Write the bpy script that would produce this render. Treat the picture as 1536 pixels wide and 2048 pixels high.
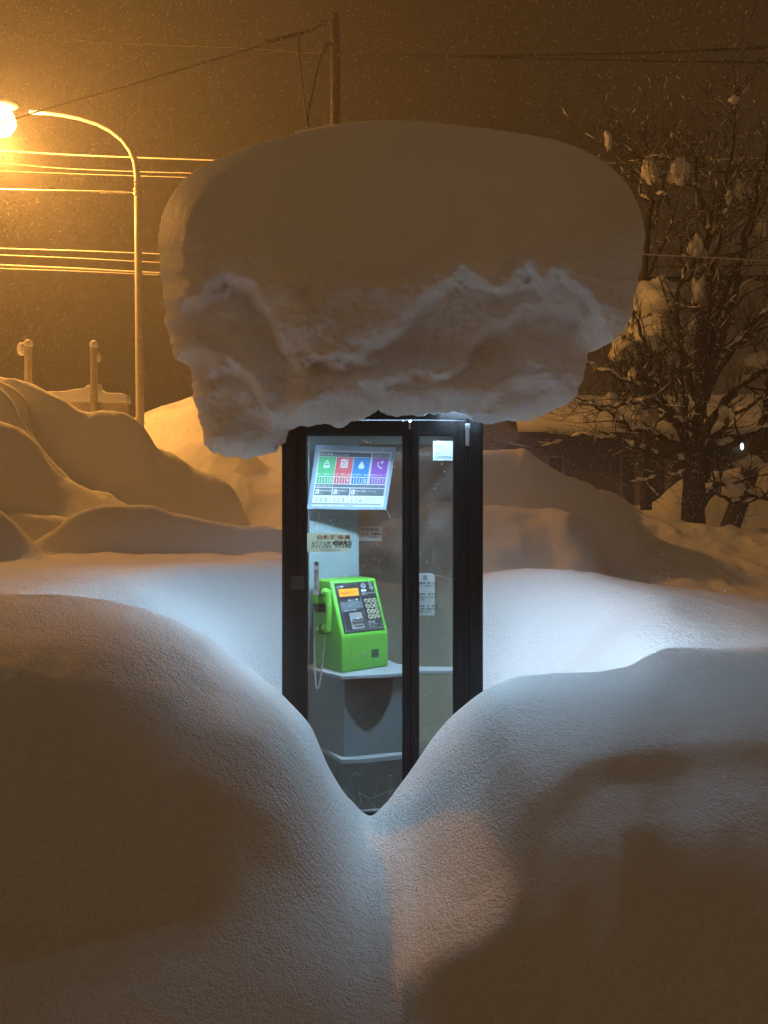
import bpy, bmesh, math, random
import numpy as np
from mathutils import Vector, Matrix, Euler

# ------------------------------------------------------------------ camera, world, exposure
C = bpy.context.scene
for o in list(bpy.data.objects):
    bpy.data.objects.remove(o)
col = C.collection
F = 1479.0; EYE = 1.56                     # focal length in photo pixels, eye height

cam = bpy.data.cameras.new('camera')
cam.sensor_fit = 'VERTICAL'; cam.sensor_height = 24.0
cam.lens = 24.0 * F / 2048.0
cam.clip_start = 0.05; cam.clip_end = 500
camo = bpy.data.objects.new('camera', cam); col.objects.link(camo)
camo.location = (0, 0, EYE); camo.rotation_euler = (math.radians(90), 0, 0)
C.camera = camo

w = bpy.data.worlds.new('World'); C.world = w; w.use_nodes = True
nt = w.node_tree; nt.nodes.clear()
wo = nt.nodes.new('ShaderNodeOutputWorld'); bg = nt.nodes.new('ShaderNodeBackground')
tc = nt.nodes.new('ShaderNodeTexCoord'); sp = nt.nodes.new('ShaderNodeSeparateXYZ')
ra = nt.nodes.new('ShaderNodeValToRGB'); mr = nt.nodes.new('ShaderNodeMapRange')
nt.links.new(tc.outputs['Generated'], sp.inputs[0])
nt.links.new(sp.outputs['Y'], mr.inputs['Value'])
mr.inputs['From Min'].default_value = -1; mr.inputs['From Max'].default_value = 1
nt.links.new(mr.outputs[0], ra.inputs[0]); nt.links.new(ra.outputs[0], bg.inputs[0])
# snow clouds lit by the town: brighter over the street behind the camera than ahead
ra.color_ramp.elements[0].position = 0.05; ra.color_ramp.elements[0].color = (0.150, 0.087, 0.040, 1)
ra.color_ramp.elements[1].position = 0.85; ra.color_ramp.elements[1].color = (0.019, 0.0085, 0.0025, 1)
bg.inputs[1].default_value = 1.0
nt.links.new(bg.outputs[0], wo.inputs[0])

C.view_settings.view_transform = 'Standard'; C.view_settings.look = 'None'
C.view_settings.exposure = 0.0; C.view_settings.gamma = 1.0
C.render.engine = 'CYCLES'
cy = C.cycles
cy.use_denoising = True
try: cy.denoiser = 'OPENIMAGEDENOISE'
except Exception: pass
cy.max_bounces = 10; cy.diffuse_bounces = 6; cy.glossy_bounces = 4; cy.transparent_max_bounces = 16
cy.transmission_bounces = 4; cy.volume_bounces = 1
cy.caustics_reflective = False; cy.caustics_refractive = False
cy.sample_clamp_indirect = 6.0

LAMP_POS = (-5.735, 11.0, 7.42)             # sodium street lamp
LAMP_POWER = 1950.0
LAMP_COL = (1.0, 0.405, 0.07)
TUBE_STRENGTH = 450.0                       # fluorescent panel in the booth ceiling
BAND_STRENGTH = 210.0                      # glowing strips added under the roof edge, unseen, to light the snow
TUBE_COL = (0.49, 0.745, 1.0)
HAZE_DENSITY = 0.0115

# ------------------------------------------------------------------ helpers
def P(u, v, Y):
    "photo pixel + depth -> point"
    return ((u - 768.0) / F * Y, Y, EYE - (v - 1024.0) / F * Y)

def sm(x):
    x = np.clip(x, 0, 1); return x * x * (3 - 2 * x)

def _h(ix, iy, iz, s):
    n = (ix * 374761393 + iy * 668265263 + iz * 1440662683 + s * 974634941) & 0xffffffff
    n = ((n ^ (n >> 13)) * 1274126177) & 0xffffffff
    n = n ^ (n >> 16)
    return (n & 0xffff) / 32767.5 - 1.0

def vnoise(x, y, z=0.0, s=0):
    x = np.asarray(x, float); y = np.asarray(y, float); z = np.zeros_like(x) + z
    ix = np.floor(x).astype(np.int64); iy = np.floor(y).astype(np.int64); iz = np.floor(z).astype(np.int64)
    fx = x - ix; fy = y - iy; fz = z - iz
    fx = fx*fx*fx*(fx*(fx*6-15)+10); fy = fy*fy*fy*(fy*(fy*6-15)+10); fz = fz*fz*fz*(fz*(fz*6-15)+10)
    r = 0
    for a in (0, 1):
        for b in (0, 1):
            for c in (0, 1):
                wgt = (fx if a else 1-fx) * (fy if b else 1-fy) * (fz if c else 1-fz)
                r = r + wgt * _h(ix+a, iy+b, iz+c, s)
    return r

def fbm(x, y, z=0.0, o=4, s=0, g=0.5, l=2.03):
    r = 0; a = 1.0; f = 1.0
    for k in range(o):
        r = r + a * vnoise(np.asarray(x)*f + 17.3*k, np.asarray(y)*f - 9.1*k, np.asarray(z)*f + 3.7*k, s+k)
        a *= g; f *= l
    return r

def pchip(x, y, xq):
    "monotone cubic through rows of y (n, m) at xq (q,) -> (q, m)"
    x = np.asarray(x, float); y = np.asarray(y, float)
    one = y.ndim == 1
    if one: y = y[:, None]
    h = np.diff(x)[:, None]; d = np.diff(y, axis=0) / h
    m = np.zeros_like(y)
    w1 = 2*h[1:] + h[:-1]; w2 = h[1:] + 2*h[:-1]
    ok = d[:-1] * d[1:] > 0
    den = np.where(ok, w1/np.where(ok, d[:-1], 1) + w2/np.where(ok, d[1:], 1), 1)
    m[1:-1] = np.where(ok, (w1 + w2)/den, 0)
    m[0] = d[0]; m[-1] = d[-1]
    xq = np.clip(np.asarray(xq, float), x[0], x[-1])
    i = np.clip(np.searchsorted(x, xq, side='right') - 1, 0, len(x)-2)
    t = ((xq - x[i]) / (x[i+1]-x[i]))[:, None]; hh = (x[i+1]-x[i])[:, None]
    r = ((1+2*t)*(1-t)**2)*y[i] + t*(1-t)**2*hh*m[i] + t*t*(3-2*t)*y[i+1] + t*t*(t-1)*hh*m[i+1]
    return r[:, 0] if one else r

def smax(a, b, k):
    h = np.maximum(k - np.abs(a-b), 0)/k
    return np.maximum(a, b) + h*h*k*0.25

# ---- materials
MATS = {}
def mat(name, colr, rough=0.5, metal=0.0, var=0.12, vscale=30.0, emit=None, spec=0.5, bump=0.0, bscale=200.0):
    if name in MATS: return MATS[name]
    m = bpy.data.materials.new(name); m.use_nodes = True; MATS[name] = m
    n = m.node_tree.nodes; l = m.node_tree.links; p = n['Principled BSDF']
    p.inputs['Roughness'].default_value = rough; p.inputs['Metallic'].default_value = metal
    p.inputs['Specular IOR Level'].default_value = spec
    t = n.new('ShaderNodeTexCoord'); no = n.new('ShaderNodeTexNoise')
    no.inputs['Scale'].default_value = vscale; no.inputs['Detail'].default_value = 5
    l.new(t.outputs['Object'], no.inputs['Vector'])
    r = n.new('ShaderNodeValToRGB'); l.new(no.outputs['Fac'], r.inputs[0])
    r.color_ramp.elements[0].position = 0.3; r.color_ramp.elements[1].position = 0.7
    r.color_ramp.elements[0].color = (*[c*(1-var) for c in colr], 1)
    r.color_ramp.elements[1].color = (*[min(1, c*(1+var)) for c in colr], 1)
    l.new(r.outputs[0], p.inputs['Base Color'])
    if bump:
        n2 = n.new('ShaderNodeTexNoise'); n2.inputs['Scale'].default_value = bscale; n2.inputs['Detail'].default_value = 4
        l.new(t.outputs['Object'], n2.inputs['Vector'])
        b = n.new('ShaderNodeBump'); b.inputs['Strength'].default_value = bump; b.inputs['Distance'].default_value = 0.004
        l.new(n2.outputs['Fac'], b.inputs['Height']); l.new(b.outputs[0], p.inputs['Normal'])
    if emit:
        p.inputs['Emission Color'].default_value = (*emit[0], 1); p.inputs['Emission Strength'].default_value = emit[1]
    return m

def snow_mat(name, strength, scales, dist, tint=(0.87, 0.88, 0.89)):
    m = bpy.data.materials.new(name); m.use_nodes = True; MATS[name] = m
    n = m.node_tree.nodes; l = m.node_tree.links; p = n['Principled BSDF']
    p.inputs['Base Color'].default_value = (*tint, 1)
    p.inputs['Roughness'].default_value = 0.75; p.inputs['Specular IOR Level'].default_value = 0.2
    t = n.new('ShaderNodeTexCoord'); prev = None
    for k, (sc, wt) in enumerate(scales):
        a = n.new('ShaderNodeTexNoise'); a.inputs['Scale'].default_value = sc; a.inputs['Detail'].default_value = 3
        a.inputs['Roughness'].default_value = 0.55
        l.new(t.outputs['Object'], a.inputs['Vector'])
        mu = n.new('ShaderNodeMath'); mu.operation = 'MULTIPLY_ADD'; mu.inputs[1].default_value = wt
        l.new(a.outputs['Fac'], mu.inputs[0])
        if prev is None: mu.inputs[2].default_value = 0.0
        else: l.new(prev.outputs[0], mu.inputs[2])
        prev = mu
    b = n.new('ShaderNodeBump'); b.inputs['Strength'].default_value = strength; b.inputs['Distance'].default_value = dist
    l.new(prev.outputs[0], b.inputs['Height']); l.new(b.outputs[0], p.inputs['Normal'])
    return m

def glass_mat(name='pane_glass', tint=(0.95, 0.965, 0.955)):
    m = bpy.data.materials.new(name); m.use_nodes = True; MATS[name] = m
    n = m.node_tree.nodes; l = m.node_tree.links; n.clear()
    o = n.new('ShaderNodeOutputMaterial'); mx = n.new('ShaderNodeMixShader'); tr = n.new('ShaderNodeBsdfTransparent')
    gl = n.new('ShaderNodeBsdfGlossy'); gl.inputs['Roughness'].default_value = 0.02
    lw = n.new('ShaderNodeLayerWeight'); lw.inputs['Blend'].default_value = 0.5
    pw = n.new('ShaderNodeMath'); pw.operation = 'POWER'; pw.inputs[1].default_value = 5.0; l.new(lw.outputs['Facing'], pw.inputs[0])
    fr = n.new('ShaderNodeMath'); fr.operation = 'MULTIPLY_ADD'; fr.inputs[1].default_value = 0.9; fr.inputs[2].default_value = 0.04; l.new(pw.outputs[0], fr.inputs[0])
    tr.inputs[0].default_value = (*tint, 1)
    df = n.new('ShaderNodeBsdfDiffuse'); df.inputs[0].default_value = (0.8, 0.82, 0.85, 1)
    t = n.new('ShaderNodeTexCoord'); no = n.new('ShaderNodeTexNoise'); no.inputs['Scale'].default_value = 9
    no.inputs['Detail'].default_value = 8; l.new(t.outputs['Object'], no.inputs['Vector'])
    rp = n.new('ShaderNodeValToRGB'); l.new(no.outputs['Fac'], rp.inputs[0])
    rp.color_ramp.elements[0].position = 0.35; rp.color_ramp.elements[0].color = (0.008, 0.008, 0.008, 1)
    rp.color_ramp.elements[1].position = 0.8; rp.color_ramp.elements[1].color = (0.07, 0.07, 0.07, 1)   # grime and mist
    mx2 = n.new('ShaderNodeMixShader'); l.new(rp.outputs[0], mx2.inputs[0])
    l.new(fr.outputs[0], mx.inputs[0]); l.new(tr.outputs[0], mx.inputs[1]); l.new(gl.outputs[0], mx.inputs[2])
    l.new(mx.outputs[0], mx2.inputs[1]); l.new(df.outputs[0], mx2.inputs[2])
    l.new(mx2.outputs[0], o.inputs[0])
    return m

M_SNOW = snow_mat('snow', 1.0, [(20, 0.6), (50, 1.0), (120, 0.8), (330, 0.35)], 0.017)
M_CAP = snow_mat('wind_packed_snow', 0.8, [(14, 1.0), (45, 0.5), (140, 0.25)], 0.016, (0.90, 0.91, 0.92))
pb_ = M_CAP.node_tree.nodes['Principled BSDF']
pb_.inputs['Subsurface Weight'].default_value = 0.45; pb_.inputs['Subsurface Radius'].default_value = (1.0, 1.15, 1.35)
pb_.inputs['Subsurface Scale'].default_value = 0.05
M_CLUMP = snow_mat('clinging_snow', 0.6, [(20, 1.0), (80, 0.5)], 0.02)
M_GLASS = glass_mat()
M_GLASS_REAR = glass_mat('tinted_rear_glass', (0.60, 0.60, 0.53))
M_BLACK = mat('dark_bronze_aluminium', (0.009, 0.0085, 0.009), 0.36, 0.0, 0.3, 60, bump=0.05, spec=0.3)
M_GREY = mat('grey_painted_steel', (0.26, 0.32, 0.34), 0.42, 0.0, 0.08, 14, bump=0.03)
M_ALU = mat('brushed_aluminium', (0.55, 0.57, 0.58), 0.35, 0.8, 0.08, 40)
M_RUB = mat('black_rubber', (0.012, 0.012, 0.012), 0.6)

# ---- mesh building
class MB:
    def __init__(s): s.v = []; s.f = []; s.mi = []; s.ms = []
    def _m(s, m):
        if m not in s.ms: s.ms.append(m)
        return s.ms.index(m)
    def add(s, verts, faces, m, X=None):
        b = len(s.v); k = s._m(m)
        if X is not None: verts = [tuple(X @ Vector(p)) for p in verts]
        s.v += [tuple(p) for p in verts]
        for f in faces: s.f.append([i+b for i in f]); s.mi.append(k)
        return s
    def box(s, x0, x1, y0, y1, z0, z1, m, X=None):
        vs = [(x, y, z) for z in (z0, z1) for y in (y0, y1) for x in (x0, x1)]
        return s.add(vs, [(0,2,3,1),(4,5,7,6),(0,1,5,4),(2,6,7,3),(0,4,6,2),(1,3,7,5)], m, X)
    def prism(s, pts, a0, a1, m, axis='y', X=None):
        "polygon of 2D pts extruded along axis"
        n = len(pts)
        def mk(p, a):
            return (p[0], a, p[1]) if axis == 'y' else ((p[0], p[1], a) if axis == 'z' else (a, p[0], p[1]))
        vs = [mk(p, a0) for p in pts] + [mk(p, a1) for p in pts]
        fs = [tuple(range(n)), tuple(range(2*n-1, n-1, -1))] + [(i, i+n, (i+1) % n + n, (i+1) % n) for i in range(n)]
        return s.add(vs, fs, m, X)
    def tube(s, pts, rad, m, n=8, cap=True, X=None):
        pts = [Vector(p) for p in pts]; k = len(pts)
        if not hasattr(rad, '__len__'): rad = [rad]*k
        vs = []; fs = []; up = None
        for i, p in enumerate(pts):
            d = (pts[min(i+1, k-1)] - pts[max(i-1, 0)])
            d = d.normalized() if d.length > 1e-9 else Vector((0,0,1))
            if up is None:
                up = Vector((0,0,1)) if abs(d.z) < 0.9 else Vector((1,0,0))
            a = d.cross(up).normalized(); b2 = a.cross(d).normalized(); up = b2
            for j in range(n):
                t = 2*math.pi*j/n
                vs.append(p + a*(math.cos(t)*rad[i]) + b2*(math.sin(t)*rad[i]))
        for i in range(k-1):
            for j in range(n):
                fs.append((i*n+j, i*n+(j+1) % n, (i+1)*n+(j+1) % n, (i+1)*n+j))
        if cap and n > 2:
            fs.append(tuple(range(n-1, -1, -1))); fs.append(tuple(range((k-1)*n, k*n)))
        return s.add(vs, fs, m, X)
    def cyl(s, c, r, h, m, axis='z', n=24, X=None, r2=None):
        d = {'x': Vector((1,0,0)), 'y': Vector((0,1,0)), 'z': Vector((0,0,1))}[axis]
        return s.tube([Vector(c), Vector(c)+d*h], [r, r if r2 is None else r2], m, n, True, X)
    def ball(s, c, r, m, nu=16, nv=10, sc=(1,1,1), X=None):
        vs = []; fs = []
        for i in range(nv+1):
            ph = math.pi*i/nv
            for j in range(nu):
                th = 2*math.pi*j/nu
                vs.append((c[0]+r*sc[0]*math.sin(ph)*math.cos(th), c[1]+r*sc[1]*math.sin(ph)*math.sin(th), c[2]+r*sc[2]*math.cos(ph)))
        for i in range(nv):
            for j in range(nu):
                fs.append((i*nu+j, (i+1)*nu+j, (i+1)*nu+(j+1) % nu, i*nu+(j+1) % nu))
        return s.add(vs, fs, m, X)
    def build(s, name, parent=None, smooth=None, bevel=0, loc=None):
        me = bpy.data.meshes.new(name); me.from_pydata(s.v, [], s.f)
        for m in s.ms: me.materials.append(m)
        me.polygons.foreach_set('material_index', s.mi)
        if smooth is not None:
            me.polygons.foreach_set('use_smooth', [True]*len(s.f))
            if smooth < 180: 
                me.set_sharp_from_angle(angle=math.radians(smooth))
        me.update()
        o = bpy.data.objects.new(name, me); col.objects.link(o)
        if parent: o.parent = parent
        if loc: o.location = loc
        if bevel:
            b = o.modifiers.new('bevel', 'BEVEL'); b.width = bevel; b.segments = 2; b.limit_method = 'ANGLE'; b.angle_limit = math.radians(40)
        return o

def np_mesh(name, v, quads, m, parent=None, smooth=True):
    me = bpy.data.meshes.new(name)
    v = np.asarray(v, np.float32); q = np.asarray(quads, np.int32); k = q.shape[1]
    me.vertices.add(len(v)); me.vertices.foreach_set('co', v.ravel())
    me.loops.add(q.size); me.loops.foreach_set('vertex_index', q.ravel())
    me.polygons.add(len(q)); me.polygons.foreach_set('loop_start', np.arange(0, q.size, k, dtype=np.int32))
    me.polygons.foreach_set('loop_total', np.full(len(q), k, np.int32))
    if smooth: me.polygons.foreach_set('use_smooth', np.ones(len(q), bool))
    me.materials.append(m); me.update(calc_edges=True); me.validate()
    o = bpy.data.objects.new(name, me); col.objects.link(o)
    if parent: o.parent = parent
    return o

def tag(o, label=None, cat=None, group=None, kind=None):
    if label: o['label'] = label
    if cat: o['category'] = cat
    if group: o['group'] = group
    if kind: o['kind'] = kind
    return o

def empty(name, loc=(0,0,0), rz=0.0):
    o = bpy.data.objects.new(name, None); col.objects.link(o)
    o.location = loc; o.rotation_euler = (0, 0, rz); o.empty_display_size = 0.1
    return o

def text_geo(mb, s, size, m, X, align='LEFT', squeeze=1.0, depth=0.0, bold=0.0):
    "lettering as real flat mesh, x to the right, y up in its own plane, placed by X"
    cu = bpy.data.curves.new('t', 'FONT'); cu.body = s; cu.size = size; cu.align_x = align; cu.resolution_u = 2
    cu.extrude = depth; cu.offset = bold*size
    o = bpy.data.objects.new('t', cu); col.objects.link(o)
    dg = bpy.context.evaluated_depsgraph_get(); dg.update()
    me = bpy.data.meshes.new_from_object(o.evaluated_get(dg))
    vs = [(p.co.x*squeeze, p.co.y, p.co.z) for p in me.vertices]; fs = [tuple(p.vertices) for p in me.polygons]
    mb.add(vs, fs, m, X)
    bpy.data.objects.remove(o); bpy.data.curves.remove(cu); bpy.data.meshes.remove(me)
# ------------------------------------------------------------------ snow ground: one continuous height field
# (fan-shaped grid, dense near the viewpoint; heights in metres above the booth floor)
YS = [0.3, 0.9, 1.25, 1.42, 1.6, 1.8, 1.95, 2.1, 2.2, 2.4, 2.7, 3.0]
NEAR = {   # photo column -> height of the snow at the distances YS
 -900: [0.0, 0.0, 0.1, 0.2, 0.33, 0.417, 0.524, 0.719, 0.862, 1.054, 1.18, 1.24],
 0: [0.0, 0.0, 0.1, 0.2, 0.33, 0.415, 0.497, 0.703, 0.854, 1.04, 1.159, 1.223],
 150: [0.0, 0.0, 0.1, 0.2, 0.33, 0.415, 0.497, 0.698, 0.846, 1.032, 1.154, 1.219],
 300: [0.0, 0.0, 0.1, 0.2, 0.33, 0.415, 0.487, 0.696, 0.822, 0.99, 1.104, 1.158],
 400: [0.0, 0.0, 0.1, 0.2, 0.33, 0.413, 0.481, 0.662, 0.786, 0.929, 1.032, 1.071],
 480: [0.0, 0.0, 0.1, 0.2, 0.33, 0.413, 0.475, 0.614, 0.738, 0.884, 0.947, 0.964],
 560: [0.0, 0.0, 0.1, 0.08, 0.31, 0.395, 0.452, 0.538, 0.647, 0.778, 0.824, 0.828],
 620: [0.0, 0.0, 0.1, 0.22, 0.33, 0.39, 0.412, 0.459, 0.53, 0.64, 0.69, 0.696],
 660: [0.0, 0.0, 0.12, 0.25, 0.34, 0.374, 0.39, 0.412, 0.435, 0.49, 0.535, 0.513],
 700: [-0.05, -0.05, 0, 0.11, 0.28, 0.33, 0.35, 0.36, 0.365, 0.375, 0.39, 0.396],
 740: [-0.05, -0.05, 0, 0.1, 0.27, 0.33, 0.35, 0.35, 0.345, 0.34, 0.335, 0.327],
 770: [-0.05, -0.05, 0, 0.09, 0.26, 0.33, 0.36, 0.36, 0.35, 0.35, 0.36, 0.372],
 800: [-0.05, -0.05, 0, 0.08, 0.25, 0.33, 0.37, 0.375, 0.37, 0.385, 0.42, 0.453],
 830: [-0.05, -0.05, -0.05, -0.03, 0.06, 0.275, 0.38, 0.39, 0.385, 0.41, 0.49, 0.534],
 860: [-0.05, -0.05, -0.05, -0.03, 0.06, 0.275, 0.4, 0.425, 0.42, 0.475, 0.58, 0.621],
 900: [-0.05, -0.05, -0.05, -0.03, 0.06, 0.275, 0.42, 0.455, 0.475, 0.585, 0.685, 0.717],
 960: [-0.05, -0.05, -0.05, -0.03, 0.06, 0.275, 0.44, 0.5, 0.57, 0.7, 0.8, 0.822],
 1050: [-0.05, -0.05, -0.05, -0.13, 0.07, 0.3, 0.475, 0.61, 0.69, 0.8, 0.878, 0.895],
 1150: [-0.05, -0.05, -0.05, -0.08, 0.12, 0.42, 0.6, 0.725, 0.804, 0.865, 0.905, 0.913],
 1250: [-0.05, -0.05, -0.05, 0.07, 0.27, 0.575, 0.71, 0.8, 0.864, 0.907, 0.935, 0.939],
 1300: [-0.05, -0.05, -0.05, 0.12, 0.32, 0.6, 0.73, 0.81, 0.874, 0.922, 0.96, 0.984],
 1350: [-0.05, -0.05, -0.05, 0.14, 0.34, 0.61, 0.735, 0.815, 0.881, 0.929, 0.972, 1.004],
 1450: [-0.05, -0.05, -0.05, 0.15, 0.35, 0.62, 0.745, 0.82, 0.888, 0.934, 0.977, 1.0],
 1536: [-0.05, -0.05, -0.05, 0.16, 0.36, 0.63, 0.75, 0.825, 0.895, 0.941, 0.982, 1.02],
 2400: [-0.05, -0.05, -0.012, 0.141, 0.455, 0.723, 0.854, 0.911, 0.948, 0.989, 1.045, 1.08],
}
# far drifts and ploughed banks: crest (photo column, row) at a distance, length of the front slope, steepness, back slope
RIDGES = [
 # small drifts on the plain, left
 (5.6, 0.55, 'steep', [(-300,960),(-80,985),(0,1018),(30,1042),(60,1072),(85,1100),(120,1130)]),
 (6.9, 0.5, 'steep', [(-200,1000),(0,1022),(70,1029),(130,1040),(190,1062),(260,1085)]),
 (6.3, 0.45, 'steep', [(40,1100),(90,1062),(130,1037),(180,1012),(230,1003),(290,1007),(350,1021),(450,1047),(560,1064),(680,1085),(760,1100)]),
 # ploughed heaps, left
 (7.6, 1.0, 'steep', [(-500,640),(-200,770),(0,840),(40,858),(70,885),(100,928),(130,957),(180,985),(230,1003),(280,1032),(330,1080)]),
 (8.1, 0.5, 'steep', [(-300,660),(-100,722),(0,772),(25,797),(45,833),(70,868),(110,918),(160,963),(230,1003),(260,1040)]),
 (8.45, 0.4, 'steep', [(-200,700),(-60,738),(0,758),(30,771),(52,796),(64,840)]),
 (8.8, 0.7, 'steep', [(-500,640),(-200,715),(0,745),(40,752),(80,768),(130,792),(165,810),(230,815),(280,842),(300,868),(315,893),(350,907),(400,940),(450,965),(475,992),(490,1030),(500,1080)]),
 (10.4, 1.6, 'soft', [(250,960),(330,905),(380,880),(420,868),(470,885),(540,935),(600,960),(680,1010)]),
 (12.6, 2.6, 'soft', [(-400,800),(0,850),(200,870),(280,828),(330,806),(390,795),(450,803),(520,870),(600,905),(700,935),(800,960)]),
 # ploughed heaps, right
 (6.9, 0.9, 'soft', [(760,1040),(880,1010),(967,1014),(1030,1018),(1090,1024),(1150,1036),(1182,1052),(1198,1085),(1215,1140)]),
 (8.0, 0.8, 'steep', [(700,960),(800,915),(900,900),(967,893),(1010,895),(1050,898),(1075,917),(1120,937),(1160,950),(1200,972),(1240,1002),(1270,1040),(1290,1085)]),
 (9.3, 2.3, 'soft', [(1120,1000),(1180,985),(1230,1003),(1270,1030),(1320,1046),(1400,1060),(1470,1062),(1536,1066),(1800,1058),(2300,1040)]),
 (13.6, 1.2, 'soft', [(1180,1040),(1260,1012),(1310,998),(1340,975),(1365,960),(1400,955),(1450,940),(1500,935),(1600,930),(2000,930)]),
]
def bowl(X, Y, zpl):
    r = np.sqrt((np.abs(X)/1.0)**2 + ((Y-3.95)*np.where(Y < 3.95, 0.55, 1.0))**2)
    r = r + 0.10*vnoise(X*1.1, Y*1.1, 0, 5)
    k = sm((r-0.42)/1.25)
    b0 = 0.20 - 0.22*sm((3.62-Y)/0.25)
    return b0 + (zpl-b0)*k

def plain(u, Y):
    left = 1.19 + 0.03*np.clip(Y-4.5, 0, 4)
    rimL = np.interp(u, [560, 967, 1100, 1250, 1400, 1536, 2300], [1.22, 1.235, 1.18, 1.10, 1.02, .955, .85])
    right = rimL - (rimL-0.62)*sm((Y-5.0)/1.3) + 0.62*sm((Y-9)/3)
    k = sm((u-620)/200)
    return left*(1-k) + right*k

def ground_height(u, Y):
    "u (n,), Y (m,) -> heights (m, n)"
    us = sorted(NEAR); T = np.array([NEAR[a] for a in us]).T            # (nY, nu)
    U, YY = np.meshgrid(u, Y)
    X = (U-768)/F*YY
    S = 1 + 0.08*sm((u-980)/420)                                      # the right mound stands further off
    n2 = pchip(us, T.T, u)                                            # (n, nY)
    near = np.empty(U.shape)
    for s_ in np.unique(S):
        k = np.nonzero(S == s_)[0]
        near[:, k] = EYE - (EYE - pchip(YS, n2[k].T, Y/s_))*s_
    behind = np.clip(YY-3.0*S[None,:], 0, None)
    near = near - (1.9*np.minimum(behind, .5)**1.25 + behind*0.9)
    # dent in the flank of the right mound, soft hollows on the left one
    near = near - 0.045*np.exp(-((X-0.29)/0.075)**2 - ((YY-2.46)/0.16)**2)
    near = near + 0.018*np.exp(-((X-0.40)/0.06)**2 - ((YY-2.4)/0.35)**2)
    far = bowl(X, YY, plain(U, YY)) - 4.0*np.clip(3.05*S[None,:]-YY, 0, None)
    zc0 = EYE - (EYE - n2[:, -1])*S                                   # crest of the near mounds
    lim = zc0[None,:] - 0.05 + 0.20*(YY - 3.05*S[None,:])
    kk = sm((U-1000)/150)
    far = far + (-smax(-far, -lim, 0.15) - far)*kk*(YY > 3.0)
    H = smax(near, far, 0.10)
    for (Yc, fl, kind, pts) in RIDGES:
        a = np.array(pts, float)
        v = pchip(a[:,0], a[:,1], u)
        zc = EYE - (v-1024)/F*Yc
        out = np.clip(np.maximum(a[0,0]-u, u-a[-1,0]), 0, None)
        zc = zc - out*0.02
        wob = 0.12*vnoise(X*0.8, YY*0.8, Yc, 9)
        t = np.clip((Yc + wob*0 - YY)/fl, 0, None)               # in front of the crest
        hgt = np.maximum(zc[None,:]-0.9, 0.15)
        if kind == 'steep':
            dr = hgt*(0.10*np.minimum(t, 1)**0.9 + 1.0*np.where(t > .12, np.clip((t-.12)/0.88, 0, 3), 0)**1.15)
        else:
            dr = hgt*np.clip(t, 0, 3)**1.5
        dr = dr + 1.5*np.clip(t-1.2, 0, None)
        bk = np.clip(YY-Yc, 0, None)
        h = zc[None,:] - dr - 0.30*bk - 0.12*bk*bk
        H = smax(H, h, 0.07)
    H = H + (0.012*fbm(X*2.2, YY*2.2, 0, 3, 21) + 0.0035*fbm(X*14, YY*14, 0, 2, 33)) * sm((YY-0.5)/0.6)
    far_w = sm((YY-4.6)/1.5)
    H = H + far_w*((0.04+0.05*sm((X-.8)/1.5)*sm((YY-5.5)/1))*fbm(X*1.7, YY*1.7, 1.0, 4, 41) + 0.012*fbm(X*5, YY*5, 2.0, 3, 47))
    inside = (np.abs(X+0.007) < 0.452) & (YY > 3.415) & (YY < 4.32)
    H = np.where(inside, -0.08, H)
    return X, YY, H

ug = np.concatenate([np.arange(-1400, -40, 24), np.arange(-40, 1580, 3.6), np.arange(1580, 3000, 24)])
yg = np.concatenate([np.arange(0.3, 1.0, .03), np.arange(1.0, 3.5, .0105), np.arange(3.5, 5.0, .018), np.arange(5, 10, .034),
                     np.arange(10, 16, .08), np.arange(16, 60, 1.0)])
GX, GY, GZ = ground_height(ug, yg)
def fan_quads(m, n):
    i = np.arange(m-1)[:, None]*n + np.arange(n-1)[None, :]
    return np.stack([i, i+1, i+n+1, i+n], -1).reshape(-1, 4)
gv = np.stack([GX, GY, GZ], -1).reshape(-1, 3)
g = np_mesh('snow_ground', gv, fan_quads(len(yg), len(ug)), M_SNOW)
tag(g, 'deep drifted snow with two mounds and a gap in front of the booth', None, None, 'structure')
mb = MB(); mb.add([(-150,-150,-.12),(150,-150,-.12),(150,150,-.12),(-150,150,-.12)], [(0,1,2,3)], M_SNOW)
tag(mb.build('ground'), 'flat snow covered ground reaching the horizon', None, None, 'structure')
def snow_at(x, y):
    u = np.array([x/y*F+768]); 
    return float(ground_height(u, np.array([y]))[2][0,0])
# ------------------------------------------------------------------ the mushroom of snow on the booth roof
CAP = [(330,400),(345,375),(365,352),(395,330),(440,308),(500,285),(560,268),(610,259),(660,250),(720,243),(780,240),(850,243),(920,250),
 (990,259),(1050,268),(1100,277),(1150,292),(1200,317),(1235,345),(1260,375),(1277,410),(1286,440),(1291,470),(1287,500),(1284,520),(1280,540),
 (1276,565),(1268,600),(1262,635),(1250,660),(1235,675),(1215,685),(1195,693),(1178,702),(1172,720),(1170,745),(1165,765),(1158,780),(1150,795),
 (1135,805),(1120,815),(1095,825),(1070,838),(1045,843),(1020,838),(1000,845),(970,850),(945,843),(930,830),(910,822),(890,828),(860,828),(835,834),
 (815,830),(790,835),(765,830),(760,815),(750,828),(730,838),(700,842),(690,850),(672,858),(660,850),(640,848),(620,853),(590,852),(578,862),(572,885),
 (560,892),(545,908),(520,912),(495,920),(480,918),(455,910),(425,905),(412,893),(405,860),(395,820),(385,790),(383,765),(380,740),(365,725),(350,715),
 (342,690),(335,660),(328,630),(322,600),(318,560),(314,520),(311,490),(313,460),(318,430)]
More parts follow.
